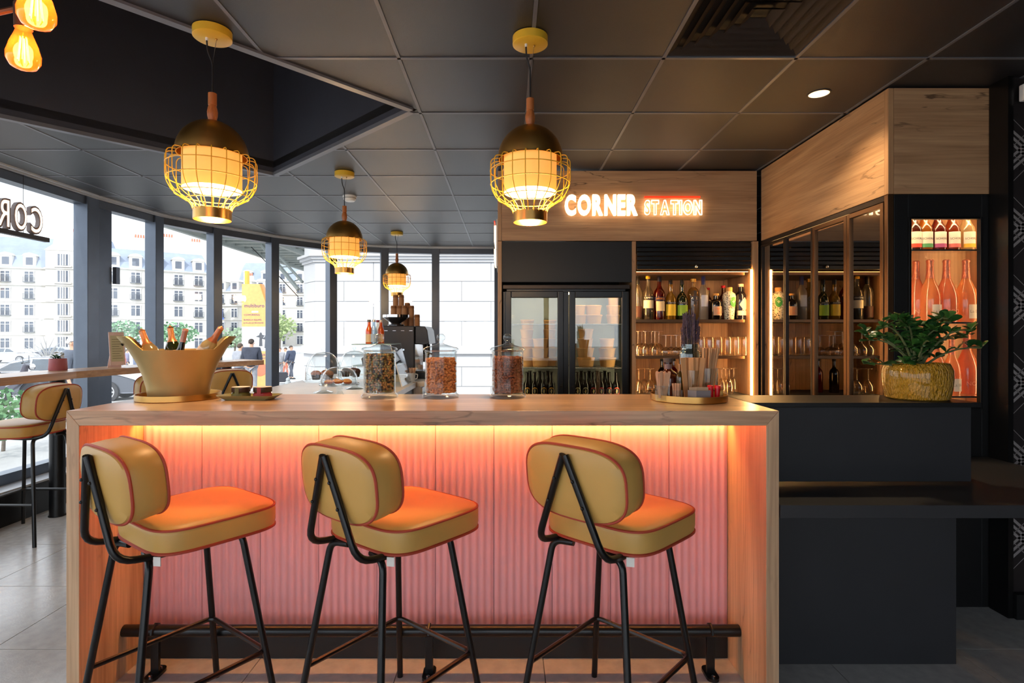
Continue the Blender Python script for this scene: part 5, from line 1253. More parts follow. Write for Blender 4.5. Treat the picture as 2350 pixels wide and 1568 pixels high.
# glass counter showcase with bottles on it
gx0, gx1, gy0, gy1 = -1.36, -1.02, 4.78, 5.25
vc = thing('glass_showcase', 'small glass counter showcase with a slanted front beside the coffee machine', 'showcase', (0, 0, CZ))
M_edge = mat('green_glass_edge', (150, 178, 170), .2)
G().prism_xz([(gx0, .0), (gx1+.10, .0), (gx1, .365), (gx0, .365)], gy0, gy0+.006).obj('pane', M_glass, vc, smooth=False)
G().hexa([(gx1+.095, gy0, .0), (gx1+.10, gy0, .0), (gx1+.10, gy1, .0), (gx1+.095, gy1, .0)], [(gx1-.005, gy0, .365), (gx1, gy0, .365), (gx1, gy1, .365), (gx1-.005, gy1, .365)]).obj('pane', M_pane, vc, smooth=False)
G().tube([(gx1+.1, gy0, .0), (gx1, gy0, .365)], .004, 6).obj('edge_profile', M_white, vc)
G().box(gx0, gx1, gy0, gy1, .366, .374).obj('top_shelf', M_edge, vc, smooth=False)
G().box(gx0+.005, gx1+.03, gy0+.01, gy1, .18, .186).obj('middle_shelf', M_edge, vc, smooth=False)
muffin(gx0+.10, gy0+.10, CZ+.187, 'chocolate muffin on the showcase shelf', M_choc)
for px, gl, lab, cap, lb in ((847, Gorange, (214, 190, 150), (90, 84, 80), 'orange soda bottle on the showcase, leftmost'), (858, colglass('water_bottle', (206, 222, 232), (176, 200, 220), .25), (150, 176, 205), (200, 200, 204), 'clear water bottle with blue label on the showcase'), (867, Gclear, (200, 180, 180), (120, 30, 50), 'clear bottle with wine-red cap on the showcase'), (874, Gorange, (226, 190, 150), (190, 190, 190), 'orange soda bottle beside the coffee machine')):
    D = 4.95+(.12 if px > 860 else 0); bottle('soda_bottle', lb, (X(px, D), D, CZ+.3745), 'juice', .215, .031, gl, capm(cap, .3), lab=lab, lz=(.06, .40), group='soda bottles on the showcase')
bx = G().box(-.06, .06, -.04, .04, 0, .065).obj('wooden_box', wood('pale_box_wood', 'x', (226, 200, 156), (206, 178, 130), 0), None, (X(922, 5.45), 5.34, CZ), bev=.003, smooth=False, label='small pale wooden box on the prep counter', cat='box')
mg = thing('white_mug', 'white mug full of wooden stirrers on the prep counter', 'mug', (X(943, 5.35), 5.38, CZ))
G().lathe([(0, 0), (.034, 0), (.040, .08), (.038, .08), (.032, .005), (0, .005)], 24).obj('body', M_white, mg)
G().tube(bend([(.038, 0, .068), (.062, 0, .066), (.055, 0, .025), (.036, 0, .02)], .02), .005, 7).obj('handle', M_white, mg)
wm = G().box(-.005, .005, -.0008, .0008, 0, .125).mesh('wooden_stirrer', M_stick, False)
for k in range(12):
    a = 2*PI*k/12; put('wooden_stirrer', wm, None, (X(943, 5.35)+.014*math.cos(a), 5.38+.014*math.sin(a), CZ+.008), (-.2*math.sin(a), .22*math.cos(a), a), label='wooden stirrer standing in the white mug', cat='stirrer', group='stirrers in the mug')
# ================================================================== on the window ledge
pp = thing('ledge_planter', 'small dusky red pot with white flowers on the window ledge', 'plant', (X(133, 4.22), 4.22, 1.10))
G().lathe([(0, 0), (.056, 0), (.060, .006), (.055, .092), (.050, .092), (.048, .082), (0, .082)], 28).obj('pot', mat('dusky_red', (168, 92, 96), .5), pp)
G().lathe([(0, .083), (.048, .083)], 20).obj('soil', M_soil, pp)
random.seed(9)
for k in range(16):
    a = random.random()*6.28; r = .045*math.sqrt(random.random()); h = random.uniform(.0, .035)
    put('leaf', lm2, pp, (r*math.cos(a)*.6, r*math.sin(a)*.6, .088+h*.3), (0, random.uniform(-.7, .1), a), scale=(.9, .9, .9))
fwm = G()
for q in range(5):
    a = 2*PI*q/5; fwm.ball((.008*math.cos(a), .008*math.sin(a), .0), (.007, .007, .003), 6, 4)
fwm = fwm.mesh('flower', M_white)
for k in range(9):
    a = random.random()*6.28; r = .035*math.sqrt(random.random()); put('flower', fwm, pp, (r*math.cos(a), r*math.sin(a), random.uniform(.10, .15)), (random.uniform(-.8, .8), random.uniform(-.8, .8), 0))
mn = thing('menu_stand', 'small upright menu card clipped to an easel on the window ledge', 'menu stand', (X(261, 4.55), 4.60, 1.10), math.radians(52))
G().box(-.055, .055, -.003, .003, .02, .30).obj('board', mat('pale_pink_card', (226, 196, 184), .7), mn, rot=(math.radians(-9), 0, 0), smooth=False)
G().box(-.045, .045, -.0045, -.0031, .05, .27).obj('menu_sheet', mat('menu_paper', (196, 188, 150), .7), mn, rot=(math.radians(-9), 0, 0), smooth=False)
for k in range(9): G().box(-.036, .036-.01*(k % 3), -.0055, -.0046, .075+.02*k, .079+.02*k).obj('text_line', mat('menu_text', (120, 112, 80), .8), mn, rot=(math.radians(-9), 0, 0), smooth=False)
G().tube([(-.02, -.035, .30), (-.012, -.05, .325), (.012, -.05, .325), (.02, -.035, .30)], .003, 6).obj('clip', M_steel, mn)
G().hexa([(-.05, .085, 0), (.05, .085, 0), (.05, .090, 0), (-.05, .090, 0)], [(-.02, .035, .29), (.02, .035, .29), (.02, .04, .29), (-.02, .04, .29)]).obj('rear_leg', MATS['pale_pink_card'], mn, smooth=False)
# ================================================================== hanging letter sign in the left window
hs = thing('hanging_window_sign', 'back of hanging letter sign on a dark bar in the left window', 'sign', (-3.74, 0, 0))
M_lb = mat('letter_back', (136, 118, 112), .5); M_lit = mat('letter_light', (255, 240, 225), .5, em=(255, 226, 205), es=.9)
yy = 4.40
for ch in 'CORNER':
    vs, fs = text_geo(ch, 1.0, .02, .05); x0_ = min(v[0] for v in vs); w_ = max(v[0] for v in vs)-x0_; mny = min(v[1] for v in vs); hh = max(v[1] for v in vs)-mny
    sx = .115/w_ if ch != 'N' else .125/w_; sz = .225/hh
    l = G().add([(q*.8, yy-(a-x0_)*sx, 2.165+(b-mny)*sz) for a, b, q in vs], fs).obj('letter', M_lb, hs, smooth=False)
    vs2, fs2 = text_geo(ch, 1.0, .002, .0)
    x2 = (min(v[0] for v in vs2)+max(v[0] for v in vs2))/2; z2 = (min(v[1] for v in vs2)+max(v[1] for v in vs2))/2; xm = x0_+w_/2; zm = mny+hh/2
    G().add([(.018+q*.5, yy-(a-x2+w_/2)*sx, 2.165+(b-z2+hh/2)*sz) for a, b, q in vs2], fs2).obj('lit_channel', M_lit, l, smooth=False)
    yy -= (.115 if ch != 'N' else .125)+.028
G().box(-.02, .02, 3.45, 4.46, 2.125, 2.16).obj('bar', mat('sign_bar', (60, 54, 54), .5), hs, smooth=False)
for y in (4.24, 3.6): G().tube([(0, y, 2.16), (0, y, ZC)], .0018, 5).obj('suspension_wire', M_ink, hs)
# ================================================================== outside
def gz(x, y):
    z = -.10-.028*max(0, y-6)
    if x < -4: z += .032*(x+4)
    return max(-1.3, z)
g = G(); xs = [-130, -60, -30, -20, -14, -9, -6, -4.05, 0, 8, 30]; ys = [-60, -20, -8, -3.2, 2, 6, 8.2, 10, 13, 17, 22, 28, 36, 50, 80, 160]
g.add([(x, y, gz(x, y)-(.02 if (x > -4.2 and y < 8.5) else 0)) for y in ys for x in xs], [(j*len(xs)+i, j*len(xs)+i+1, (j+1)*len(xs)+i+1, (j+1)*len(xs)+i) for j in range(len(ys)-1) for i in range(len(xs)-1)
      if not (-4.05 <= xs[i] and xs[i+1] <= 8 and -3.2 <= ys[j] and ys[j+1] <= 8.2)])
g.obj('street_ground', mat('pale_paving', (160, 159, 157), .8, 0, .06, 1.5), None, kind='structure', label='pale sunlit paving of the station square outside')
M_stone = mat('facade_stone', (206, 202, 194), .85, 0, .05, .6); M_slate = mat('slate_roof', (138, 148, 166), .7, 0, .06, 1)
M_wg = mat('facade_window_glass', (92, 98, 110), .2, 0, .3, .5); M_wf = mat('facade_window_frame', (200, 200, 200), .6); M_iron = mat('balcony_iron', (96, 100, 106), .6)
def building(name, label, x, y, ang, bays_, floors, bw_, fh, base, roof_h=4.2, depth=6, dorm=True, every=1, corner_tower=False, chims=((.3, 2.2), (.7, 1.6))):
    """town house: local x along the front, -y outwards, z up from its base"""
    t = thing(name, label, 'building', (x, y, base), ang)
    W = bays_*bw_; Hh = floors*fh
    G().box(0, W, 0, depth, 0, Hh).obj('wall', M_stone, t, smooth=False)
    for f in range(1, floors+1):
        p = .35 if f in (floors, floors-1) else .15
        G().box(-.1, W+.1, -p, .0, f*fh-.18, f*fh).obj('cornice', M_stone, t, smooth=False)
    G().hexa([(0, -.1, Hh), (W, -.1, Hh), (W, depth, Hh), (0, depth, Hh)], [(.3, 1.6, Hh+roof_h*.72), (W-.3, 1.6, Hh+roof_h*.72), (W-.3, depth-1.6, Hh+roof_h*.72), (.3, depth-1.6, Hh+roof_h*.72)]).obj('mansard_roof', M_slate, t, smooth=False)
    G().hexa([(.3, 1.6, Hh+roof_h*.72), (W-.3, 1.6, Hh+roof_h*.72), (W-.3, depth-1.6, Hh+roof_h*.72), (.3, depth-1.6, Hh+roof_h*.72)], [(.6, depth/2-.3, Hh+roof_h), (W-.6, depth/2-.3, Hh+roof_h), (W-.6, depth/2+.3, Hh+roof_h), (.6, depth/2+.3, Hh+roof_h)]).obj('upper_roof', M_slate, t, smooth=False)
    wn = fh*.60; ww = min(1.25, bw_*.42)
    wf = G(); 
    for a, b, c, d in ((-ww/2-.14, -ww/2, 0, wn), (ww/2, ww/2+.14, 0, wn), (-.07, .07, 0, wn), (-ww/2-.2, ww/2+.2, wn, wn+.22), (-ww/2, ww/2, wn*.72, wn*.72+.08)): wf.box(a, b, -.16, .02, c, d)
    wf = wf.mesh('window', M_wf, False); wp_ = G().box(-ww/2, ww/2, -.06, -.02, 0, wn).mesh('pane', M_wg, False)
    bl = G(); bl.box(-ww/2-.2, ww/2+.2, -.42, 0, -.12, 0); bl.box(-ww/2-.2, ww/2+.2, -.42, -.38, .80, .86)
    for k in range(9): xx = -ww/2-.2+(ww+.4)*k/8; bl.box(xx-.025, xx+.025, -.41, -.38, 0, .80)
    bl = bl.mesh('balcony', M_iron, False)
    for f in range(floors):
        for b in range(bays_):
            cx = (b+.5)*bw_; z = f*fh+fh*.16
            o = put('window', wf, t, (cx, 0, z)); put('pane', wp_, o)
            if f > 0 and (f+b*every) % 2 == 0 or f == floors-1: put('balcony', bl, t, (cx, 0, z))
    if dorm:
        dmw = min(1.1, bw_*.4); dm = G(); dm.box(-dmw*.85, dmw*.85, -.25, 1.6, 0, 1.9); dm.prism_xz([(-dmw*1.0, 1.9), (dmw*1.0, 1.9), (dmw*.7, 2.3), (0, 2.5), (-dmw*.7, 2.3)], -.35, 1.7)
        dm = dm.mesh('dormer', M_stone, False); dw = G().box(-dmw*.45, dmw*.45, -.30, -.24, .35, 1.65).mesh('dormer_pane', M_wg, False)
        for b in range(bays_):
            o = put('dormer', dm, t, ((b+.5)*bw_, .25, Hh+.15)); put('dormer_pane', dw, o)
    for u, hh in chims:
        c = G().box(W*u-.9, W*u+.9, depth*.45, depth*.55, Hh+roof_h*.6, Hh+roof_h+hh).obj('chimney', M_stone, t, smooth=False)
        for k in range(4): G().lathe([(.16, 0), (.13, .6)], 8, (W*u-.6+.4*k, depth*.5, Hh+roof_h+hh)).obj('chimney_pot', mat('clay_pot', (206, 120, 96), .8), c)
    return t
A_ = math.radians(17)
# left block: 20 m high, about 100 m off
b1 = building('apartment_building', 'pale six-storey town house with blue-grey roof seen through the leftmost pane', X(-130, 92), 92, A_, 7, 5, 3.4, 2.9, -1.5, 5.6, chims=((.20, 2.0), (.75, 1.4)))
# projecting central bay with its gable
tw = G(); bxw = 17.2; tw.box(bxw-2.6, bxw+2.6, -.9, .5, 0, 17.6); tw.obj('projecting_bay', M_stone, b1, smooth=False)
G().prism_xz([(bxw-2.8, 17.6), (bxw+2.8, 17.6), (bxw+1.5, 18.6), (bxw+1.3, 19.8), (bxw, 20.6), (bxw-1.3, 19.8), (bxw-1.5, 18.6)], -1.0, .5).obj('gable', M_stone, b1, smooth=False)
for f in range(6):
    z = f*2.9+.5
    o = G().box(bxw-.75, bxw+.75, -.96, -.89, z, z+1.95).obj('window', M_wg, b1, smooth=False)
    for xx in (-.85, -.35, .0, .35, .85): G().box(bxw+xx-.09, bxw+xx+.09, -1.06, -.9, z, z+2.0).obj('window_bar', M_wf, o, smooth=False)
    G().box(bxw-1.3, bxw+1.3, -1.35, -.9, z-.35, z-.1).obj('balcony', M_stone, b1, smooth=False)
    if f > 1: G().box(bxw-2.75, bxw+2.75, -1.15, -.9, f*2.9-.15, f*2.9+.05).obj('cornice', M_stone, b1, smooth=False)
b2 = building('apartment_building', 'pale five-storey town house with round dormers seen through the second and third panes', X(232, 92), 92, math.radians(38), 5, 5, 3.2, 2.85, -1.5, 3.6, chims=((.35, 2.2), (.62, 2.8), (.9, 2.4)))
b3 = building('apartment_building', 'far grey corner house with balconies behind the yellow totem', X(494, 118), 118, math.radians(-8), 4, 4, 3.0, 3.0, -1.4, 2.4, chims=((.5, 1.2),))
b4 = building('apartment_building', 'white town house with tall mansard roof behind the canopy bracket', X(548, 130), 130, math.radians(6), 5, 5, 4.0, 3.1, -1.4, 4.6, chims=((.2, 1.6), (.8, 2.2)))
# station pier of big ashlar blocks
PYD = 14.0
pr_ = thing('stone_pier', 'white ashlar pier of the station building beyond the rear windows', 'building', (0, PYD, 0))
M_ash = mat('white_ashlar', (194, 194, 196), .8, 0, .04, 1.2, .05, 20); M_core = mat('ashlar_joint', (158, 158, 160), .9)
px0 = X(722, PYD); px1 = 2.6
G().prism([(px0-.50+.02, .62), (px0+.01, .02), (px1, .02), (px1, 2.0), (px0-.50+.02, 2.0)], -.5, 5.2).obj('core', M_core, pr_, smooth=False)
rows = [Z(y, PYD) for y in (905, 860, 822)]+[Z(y, PYD) for y in (788, 738, 692, 646, 602)]
rows = [-.45, .05, .55, Z(803, PYD), Z(738, PYD), Z(692, PYD), Z(646, PYD), Z(602, PYD)]
for j in range(len(rows)-1):
    z0, z1 = rows[j]+.006, rows[j+1]-.006; st_ = 1.5; x = px0-(.75 if j % 2 else 0)
    while x < px1:
        xa_, xb_ = max(x, px0)+.006, min(x+st_, px1)-.006
        if xb_-xa_ > .1: G().box(xa_, xb_, 0, .05, z0, z1).obj('block', M_ash, pr_, smooth=False, bev=.008)
        x += st_
    G().hexa([(px0-.50, .60, z0), (px0-.003, -.0, z0), (px0+.03, .03, z0), (px0-.47, .63, z0)], [(px0-.50, .60, z1), (px0-.003, -.0, z1), (px0+.03, .03, z1), (px0-.47, .63, z1)]).obj('block', M_ash, pr_, smooth=False)
for dz, pr2 in ((0, .05), (.07, .11), (.14, .18)):
    z = rows[-1]+dz; G().prism([(px0-.50-pr2, .60), (px0-pr2*.4, -pr2), (px1, -pr2), (px1, .3), (px0-.4, .7)], z, z+.065).obj('cornice', M_ash, pr_, smooth=False)
G().prism([(px0-.49, .62), (px0, .01), (px1, .01), (px1, .3), (px0-.4, .7)], rows[-1]+.21, 5.2).obj('upper_course', M_ash, pr_, smooth=False)
for k, pr2 in enumerate((.10, .06)):
    G().prism([(px0-.50-pr2, .60), (px0-pr2*.4, -pr2), (px1, -pr2), (px1, .3), (px0-.4, .7)], rows[3]-.10+.10*k, rows[3]+.10*k).obj('plinth_course', M_ash, pr_, smooth=False)
# iron and glass station canopy
cp = thing('station_canopy', 'grey iron station canopy with slats and a braced bracket outside', 'canopy', (-8.0, 14.0, 4.0))
M_can = mat('canopy_paint', (150, 156, 152), .6)
G().box(-.06, .06, -2.0, 8.2, -.12, .10).obj('edge_beam', M_can, cp, smooth=False)
for k in range(18): G().box(.06, 2.3, -1.9+.56*k, -1.78+.56*k, -.03, .06).obj('slat', M_can, cp, smooth=False)
G().box(.0, 2.3, -2.0, 8.2, .10, .13).obj('glazing', mat('canopy_glass', (214, 220, 222), .3), cp, smooth=False)
G().box(1.5, 1.62, -2.0, 8.2, -.14, .0).obj('purlin', M_can, cp, smooth=False)
br = G().tube([(1.2, 1.2, -.15), (2.3, .95, -1.4)], .06, 6).obj('bracket', M_can, cp)
G().tube([(1.4, 1.2, -.15), (2.42, .95, -1.2)], .04, 6).obj('bracket_bar', M_can, br)
G().tube([(.9, 1.2, -.2), (1.2, 1.2, -.5), (2.3, .95, -1.6)], .012, 5).obj('cable', M_ink, br)
for k in range(6):
    t = k/6; G().tube([(1.2+1.1*t, 1.2-.25*t, -.15-1.25*t), (1.4+1.02*(t+.08), 1.2-.25*t, -.15-1.05*(t+.08))], .018, 5).obj('lattice_bar', M_can, br)
# yellow totem sign
M_tot = mat('totem_yellow', (226, 170, 104), .5); D = 22.0; xt = X(555, D); zb = gz(xt, D)
tt = thing('totem_sign', 'tall yellow-orange advertising totem with violet lettering outside the window', 'sign', (xt, D, 0))
z1, z2, z3 = Z(652, D), Z(750, D), Z(806, D)
G().prism_xz([(0, z2), (1.06, z2), (1.06, z1-1.05), (.72, z1), (0, z1)], 0, .22).obj('upper_panel', M_tot, tt, smooth=False)
G().prism_xz([(.72, z1), (.80, z1), (1.14, z1-1.05), (1.06, z1-1.05)], -.03, .22).obj('edge_return', mat('totem_edge', (206, 130, 60), .5), tt, smooth=False)
pp_ = G().box(0, 1.06, 0, .22, z3, z2).obj('picture_panel', mat('picture_grey', (206, 208, 212), .5), tt, smooth=False)
for fx, fz in ((.76, z3+.20), (.98, z3+.12)):
    G().prism_xz([(fx-.07, fz), (fx+.07, fz), (fx+.05, fz+.3), (fx+.16, fz+.42), (fx+.05, fz+.46), (fx+.05, fz+.5), (fx, fz+.56), (fx-.05, fz+.5), (fx-.06, fz+.44), (fx-.2, fz+.38), (fx-.05, fz+.34)], -.006, 0).obj('printed_figure', mat('print_dark', (84, 86, 92), .6), pp_, smooth=False)
G().box(0, 1.06, 0, .22, zb, z3).obj('lower_panel', M_tot, tt, smooth=False)
G().lathe([(.09, z1), (.09, Z(622, D))], 12, (.16, .11, 0)).obj('mast', mat('mast_yellow', (214, 168, 70), .5), tt)
M_vio = mat('violet_ink', (72, 58, 120), .6)
def tline(s, size, px, py, par=tt): text_flat(s, size, -.008, X(px, D)-xt, Z(py, D)).obj('lettering', M_vio, par, smooth=False)
tline('multiburo', .205, 583.5, 702); tline('COWORKING', .10, 578, 723); tline('BUREAUX ÉQUIPÉS', .085, 580, 734.5); tline('& SALLES DE RÉUNIONS', .075, 582, 741.5)
tline('28', .13, 605, 815); tline('.com', .13, 605, 822)
G().lathe([(.262, -.006), (.27, -.004), (.27, .004)], 28).obj('round_mark', mat('mark_red', (236, 120, 90), .5), tt, (X(597, D)-xt, -.008, Z(848, D)), (PI/2, 0, 0))
G().box(.40, .66, -.010, 0, Z(718, D), Z(714, D)).obj('sticker', M_white, tt, smooth=False)
# ================================================================== people outside
def skin(name, J, E, m, parent, root=0, sub=1, loc=(0, 0, 0)):
    me = bpy.data.meshes.new(name); me.from_pydata([j[:3] for j in J], E, []); me.materials.append(m)
    o = bpy.data.objects.new(name, me); COL.objects.link(o); o.parent = parent; o.location = loc
    o.modifiers.new('skin', 'SKIN')
    for i, v in enumerate(me.skin_vertices[0].data):
        r = J[i][3]; v.radius = r if isinstance(r, tuple) else (r, r); v.use_root = (i == root)
    sm_ = o.modifiers.new('sub', 'SUBSURF'); sm_.levels = sub; sm_.render_levels = sub
    o.modifiers['skin'].use_smooth_shade = True
    return o
M_skin = mat('skin_tone', (206, 160, 132), .6)
def person(label, x, y, rz, h=1.72, jacket=(62, 66, 78), trousers=(120, 122, 130), hair=(70, 58, 50), arms='down', stride=.08, lean=0, bag=None, look=0):
    """upright figure facing local -y"""
    t = thing('person', label, 'person', (x, y, gz(x, y)), rz); k = h/1.75; t.scale = (k, k, k)
    hx = .09; ln = lean
    if arms == 'front': el = (.25, -.06, 1.08+.0); ha = (.10, -.30, 1.14)
    elif arms == 'pull': el = (.26, .06, 1.12); ha = (.30, .22, .86)
    else: el = (.26, .02, 1.10); ha = (.27, -.05, .84)
    S = lambda p, s: (p[0]*s, p[1], p[2])
    J = [(0, 0, .95, (.16, .11)), (0, 0, 1.12, (.15, .10)), (0, ln*.5, 1.34, (.17, .11)), (0, ln*.7, 1.46, (.08, .07)), (0, ln*.8-.01, 1.54, (.055, .055)), (look*.3, ln-.02, 1.62, (.075, .09)), (look*.3, ln-.015, 1.70, (.07, .085)), (look*.3, ln-.01, 1.745, (.04, .05))]
    E = [(0, 1), (1, 2), (2, 3), (3, 4), (4, 5), (5, 6), (6, 7)]
    for s in (-1, 1):
        b = len(J); J += [(s*.18, ln*.6, 1.42, .055), S(el, s)+(.045,), S(ha, s)+(.032,), (s*ha[0]*1.0, ha[1]-.03, ha[2]-.07 if arms != 'front' else ha[2]+.01, (.038, .02))]
        E += [(2, b), (b, b+1), (b+1, b+2), (b+2, b+3)]
        f = len(J)
        for q in range(5):
            dx = (-.028+.014*q)*(1 if q else 1.9); J.append((J[b+3][0]+dx, J[b+3][1]-(.02 if q else .0), J[b+3][2]-(.075 if q else .035), .009)); E.append((b+3, f+q))
        b = len(J); st = stride*s
        J += [(s*hx, 0, .88, .085), (s*hx*1.05, -.02+st*.4, .50, .055), (s*hx*1.05, st, .09, .04), (s*hx*1.1, st-.13, .035, .035)]
        E += [(0, b), (b, b+1), (b+1, b+2), (b+2, b+3)]
    skin('body', J, E, M_skin, t)
    JJ = [(0, 0, .84, (.22, .17)), (0, 0, 1.10, (.215, .165)), (0, ln*.5, 1.38, (.225, .175)), (0, ln*.7, 1.50, (.12, .12))]; EE = [(0, 1), (1, 2), (2, 3)]
    for s in (-1, 1):
        b = len(JJ); JJ += [(s*.205, ln*.6, 1.42, .115), S(el, s)+(.082,), (s*(el[0]*.2+ha[0]*.8), el[1]*.2+ha[1]*.8, el[2]*.2+ha[2]*.8, .056)]; EE += [(2, b), (b, b+1), (b+1, b+2)]
    jm = mat('jacket_%d_%d' % jacket[:2], jacket, .8, 0, .12, 12, .3, 14)
    skin('jacket', JJ, EE, jm, t)
    TT = [(0, 0, .96, (.165, .12))]; TE = []
    for s in (-1, 1):
        b = len(TT); st = stride*s; TT += [(s*hx, 0, .86, .105), (s*hx*1.05, -.02+st*.4, .50, .075), (s*hx*1.05, st, .10, .062)]; TE += [(0, b), (b, b+1), (b+1, b+2)]
    skin('trousers', TT, TE, mat('trousers_%d_%d' % trousers[:2], trousers, .85, 0, .1, 12), t)
    for s in (-1, 1):
        st = stride*s; G().ball((s*hx*1.08, st-.06, .045), (.05, .14, .048), 10, 6).obj('shoe', mat('shoe_dark', (46, 44, 46), .6), t)
    hg = G().ball((look*.3, ln+.008, 1.685), (.087, .102, .085), 12, 8); hg.v = [(a, b+(.02 if c < 1.66 else 0), max(c, 1.60) if b > ln else max(c, 1.675)) for a, b, c in hg.v]
    hg.obj('hair', mat('hair_%d' % hair[0], hair, .8, bump=.4, bs=80), t)
    fy = ln-.108
    for s in (-1, 1): G().ball((s*.03+look*.3, fy+.012, 1.645), .009, 6, 4).obj('eye', M_ink, t)
    G().ball((look*.3, fy, 1.615), (.011, .018, .02), 6, 5).obj('nose', M_skin, t)
    G().ball((look*.3, fy+.014, 1.578), (.022, .008, .006), 6, 4).obj('mouth', mat('lips', (170, 96, 88), .6), t)
    for s in (-1, 1): G().ball((s*.088+look*.3, ln+.0, 1.63), (.010, .022, .032), 6, 5).obj('ear', M_skin, t)
    if bag == 'backpack':
        G().prism_xz(rrect(.28, .42, .08), .13, .25).obj('backpack', mat('backpack_grey', (70, 72, 80), .8), t, (0, 0, 1.20), smooth=False, bev=.02)
    return t
P_ = lambda px, D: (X(px, D), D)
x, y = P_(577, 17.5); person('person seen from behind in dark jacket and grey trousers before the yellow totem', x, y, PI+.1, 1.78, (58, 62, 76), (150, 152, 160), (66, 56, 50), 'front', .04)
x, y = P_(548, 17.9); person('person in grey hooded coat bending beside the dark-jacketed one', x, y, PI-.5, 1.66, (150, 152, 160), (120, 124, 132), (84, 70, 60), 'front', .05, -.06)
x, y = P_(167, 11.0); person('person in dark padded coat passing close outside the left pane', x, y, PI/2+.3, 1.70, (88, 94, 106), (96, 100, 112), (196, 190, 186), 'down', .14)
x, y = P_(642, 30); person('person in pale grey coat standing left in the far group by the pier', x, y, .3, 1.70, (150, 150, 154), (140, 138, 142), (90, 70, 60))
x, y = P_(655, 32); person('person in light jacket in the middle of the far group by the pier', x, y, -.4, 1.72, (190, 188, 190), (196, 120, 100), (80, 64, 56))
x, y = P_(668, 29); person('person in navy coat pulling a wheeled case beside the pier', x, y, PI/2-.3, 1.76, (62, 70, 90), (80, 84, 96), (66, 52, 46), 'pull', .16)
x, y = P_(275, 33); person('person in red top among the street crowd beyond the second pane', x, y, .6, 1.70, (190, 120, 116), (110, 112, 124))
x, y = P_(291, 36); person('person in violet-grey jacket among the street crowd', x, y, 2.2, 1.70, (120, 116, 140), (100, 102, 114))
x, y = P_(312, 32); person('person in blue jacket in the street crowd, right of the others', x, y, -.8, 1.72, (96, 106, 132), (96, 98, 108))
x, y = P_(322, 38); person('person in white shirt at the back of the street crowd', x, y, .2, 1.70, (206, 200, 198), (130, 130, 140))
# wheeled case
x, y = P_(649, 24.5)
su = thing('suitcase', 'dark wheeled suitcase standing by the pier', 'suitcase', (x, y, gz(x, y)), .4)
G().prism_xz(rrect(.42, .44, .07), -.11, .11).obj('shell', mat('case_grey', (78, 80, 88), .6), su, (0, 0, .29), smooth=False, bev=.02)
G().tube([(-.12, .1, .5), (-.12+.28, .1, 1.0), (.12+.28, .1, 1.0), (.12, .1, .5)], .012, 6).obj('pull_handle', M_steel, su)
for s in (-1, 1): G().lathe([(.045, -.02), (.045, .02)], 12).obj('wheel', M_ink, su, (s*.16, .08, .045), (0, PI/2, 0))
# bollard, lamp post, street sign, trees
x, y = P_(661, 15.5)
bo_ = thing('bollard', 'small grey bollard at the foot of the pier', 'bollard', (x, y, gz(x, y)))
G().lathe([(.09, 0), (.09, .05), (.055, .07), (.05, .40), (.075, .42), (.075, .48), (.05, .5)], 14).obj('post', mat('bollard_grey', (170, 174, 176), .6), bo_)
G().ball((0, 0, .54), .06).obj('knob', MATS['bollard_grey'], bo_)
def lamp_post(px, D, h, label):
    x, y = P_(px, D); l = thing('street_lamp', label, 'street lamp', (x, y, gz(x, y)))
    G().lathe([(.22, 0), (.20, .8), (.10, 1.0), (.08, h*.8), (.06, h)], 12).obj('post', M_stone, l)
    G().tube([(-.9, 0, h), (.9, 0, h)], .05, 6).obj('arm', M_stone, l)
    for s in (-1, 1): G().lathe([(.05, h+.02), (.2, h+.1), (.24, h+.4), (.1, h+.6), (0, h+.65)], 12, (s*.8, 0, 0)).obj('lantern', M_white, l)
lamp_post(112, 60, 4.2, 'white twin-armed street lamp in the square before the left town house')
x, y = P_(508, 60); ss = thing('street_sign', 'blue street sign on a pole far beyond the third pane', 'sign', (x, y, gz(x, y)))
G().lathe([(.04, 0), (.04, 5.2)], 8).obj('pole', M_can, ss); M_blu = mat('sign_blue', (70, 96, 160), .5)
G().box(-.12, .14, -.1, .0, 4.55, 5.45).obj('upright_board', M_blu, ss, smooth=False); G().box(-.30, .30, -.12, .0, 4.30, 4.52).obj('base_board', M_blu, ss, smooth=False)
def bush(px, D, r, h, label, c=(126, 150, 104), n=150, cat='tree', z0=0):
    x, y = P_(px, D); t = thing('street_tree' if cat == 'tree' else 'shrub', label, cat, (x, y, gz(x, y)+z0)); random.seed(int(px))
    G().tube([(0, 0, 0), (.05*r, 0, h*.4), (0, 0, h*.75)], [.06*r, .05*r, .02*r], 7).obj('trunk', mat('bark_grey', (110, 100, 90), .9), t)
    g = G()
    for k in range(n):
        a = random.random()*6.28; u = random.uniform(-1, 1); q = random.random()**.4; s = math.sqrt(1-u*u)
        c0 = Vector((r*q*s*math.cos(a), r*q*s*math.sin(a), h*.68+h*.34*q*u)); ax = Vector((random.uniform(-1, 1), random.uniform(-1, 1), random.uniform(-1, 1))).normalized()*r*.11; bx_ = ax.orthogonal().normalized()*r*.07
        g.add([c0-ax, c0-bx_, c0+ax, c0+bx_], [(0, 1, 2, 3)])
    o = g.obj('foliage', mat('leaf_%d_%d' % c[:2], c, .8, 0, .2, 2), t, smooth=False); o['kind'] = 'stuff'
bush(641, 75, 2.4, 5.4, 'rounded green street tree beside the stone pier', (150, 166, 116), 420)
bush(285, 70, 2.2, 4.4, 'green street tree left of the champagne bucket', (110, 146, 112), 320)
bush(402, 70, 2.6, 4.2, 'green street tree behind the bottles in the bucket', (110, 146, 112), 320)
bush(538, 62, 1.8, 3.4, 'small green tree at the foot of the corner house', (140, 160, 130), 260)
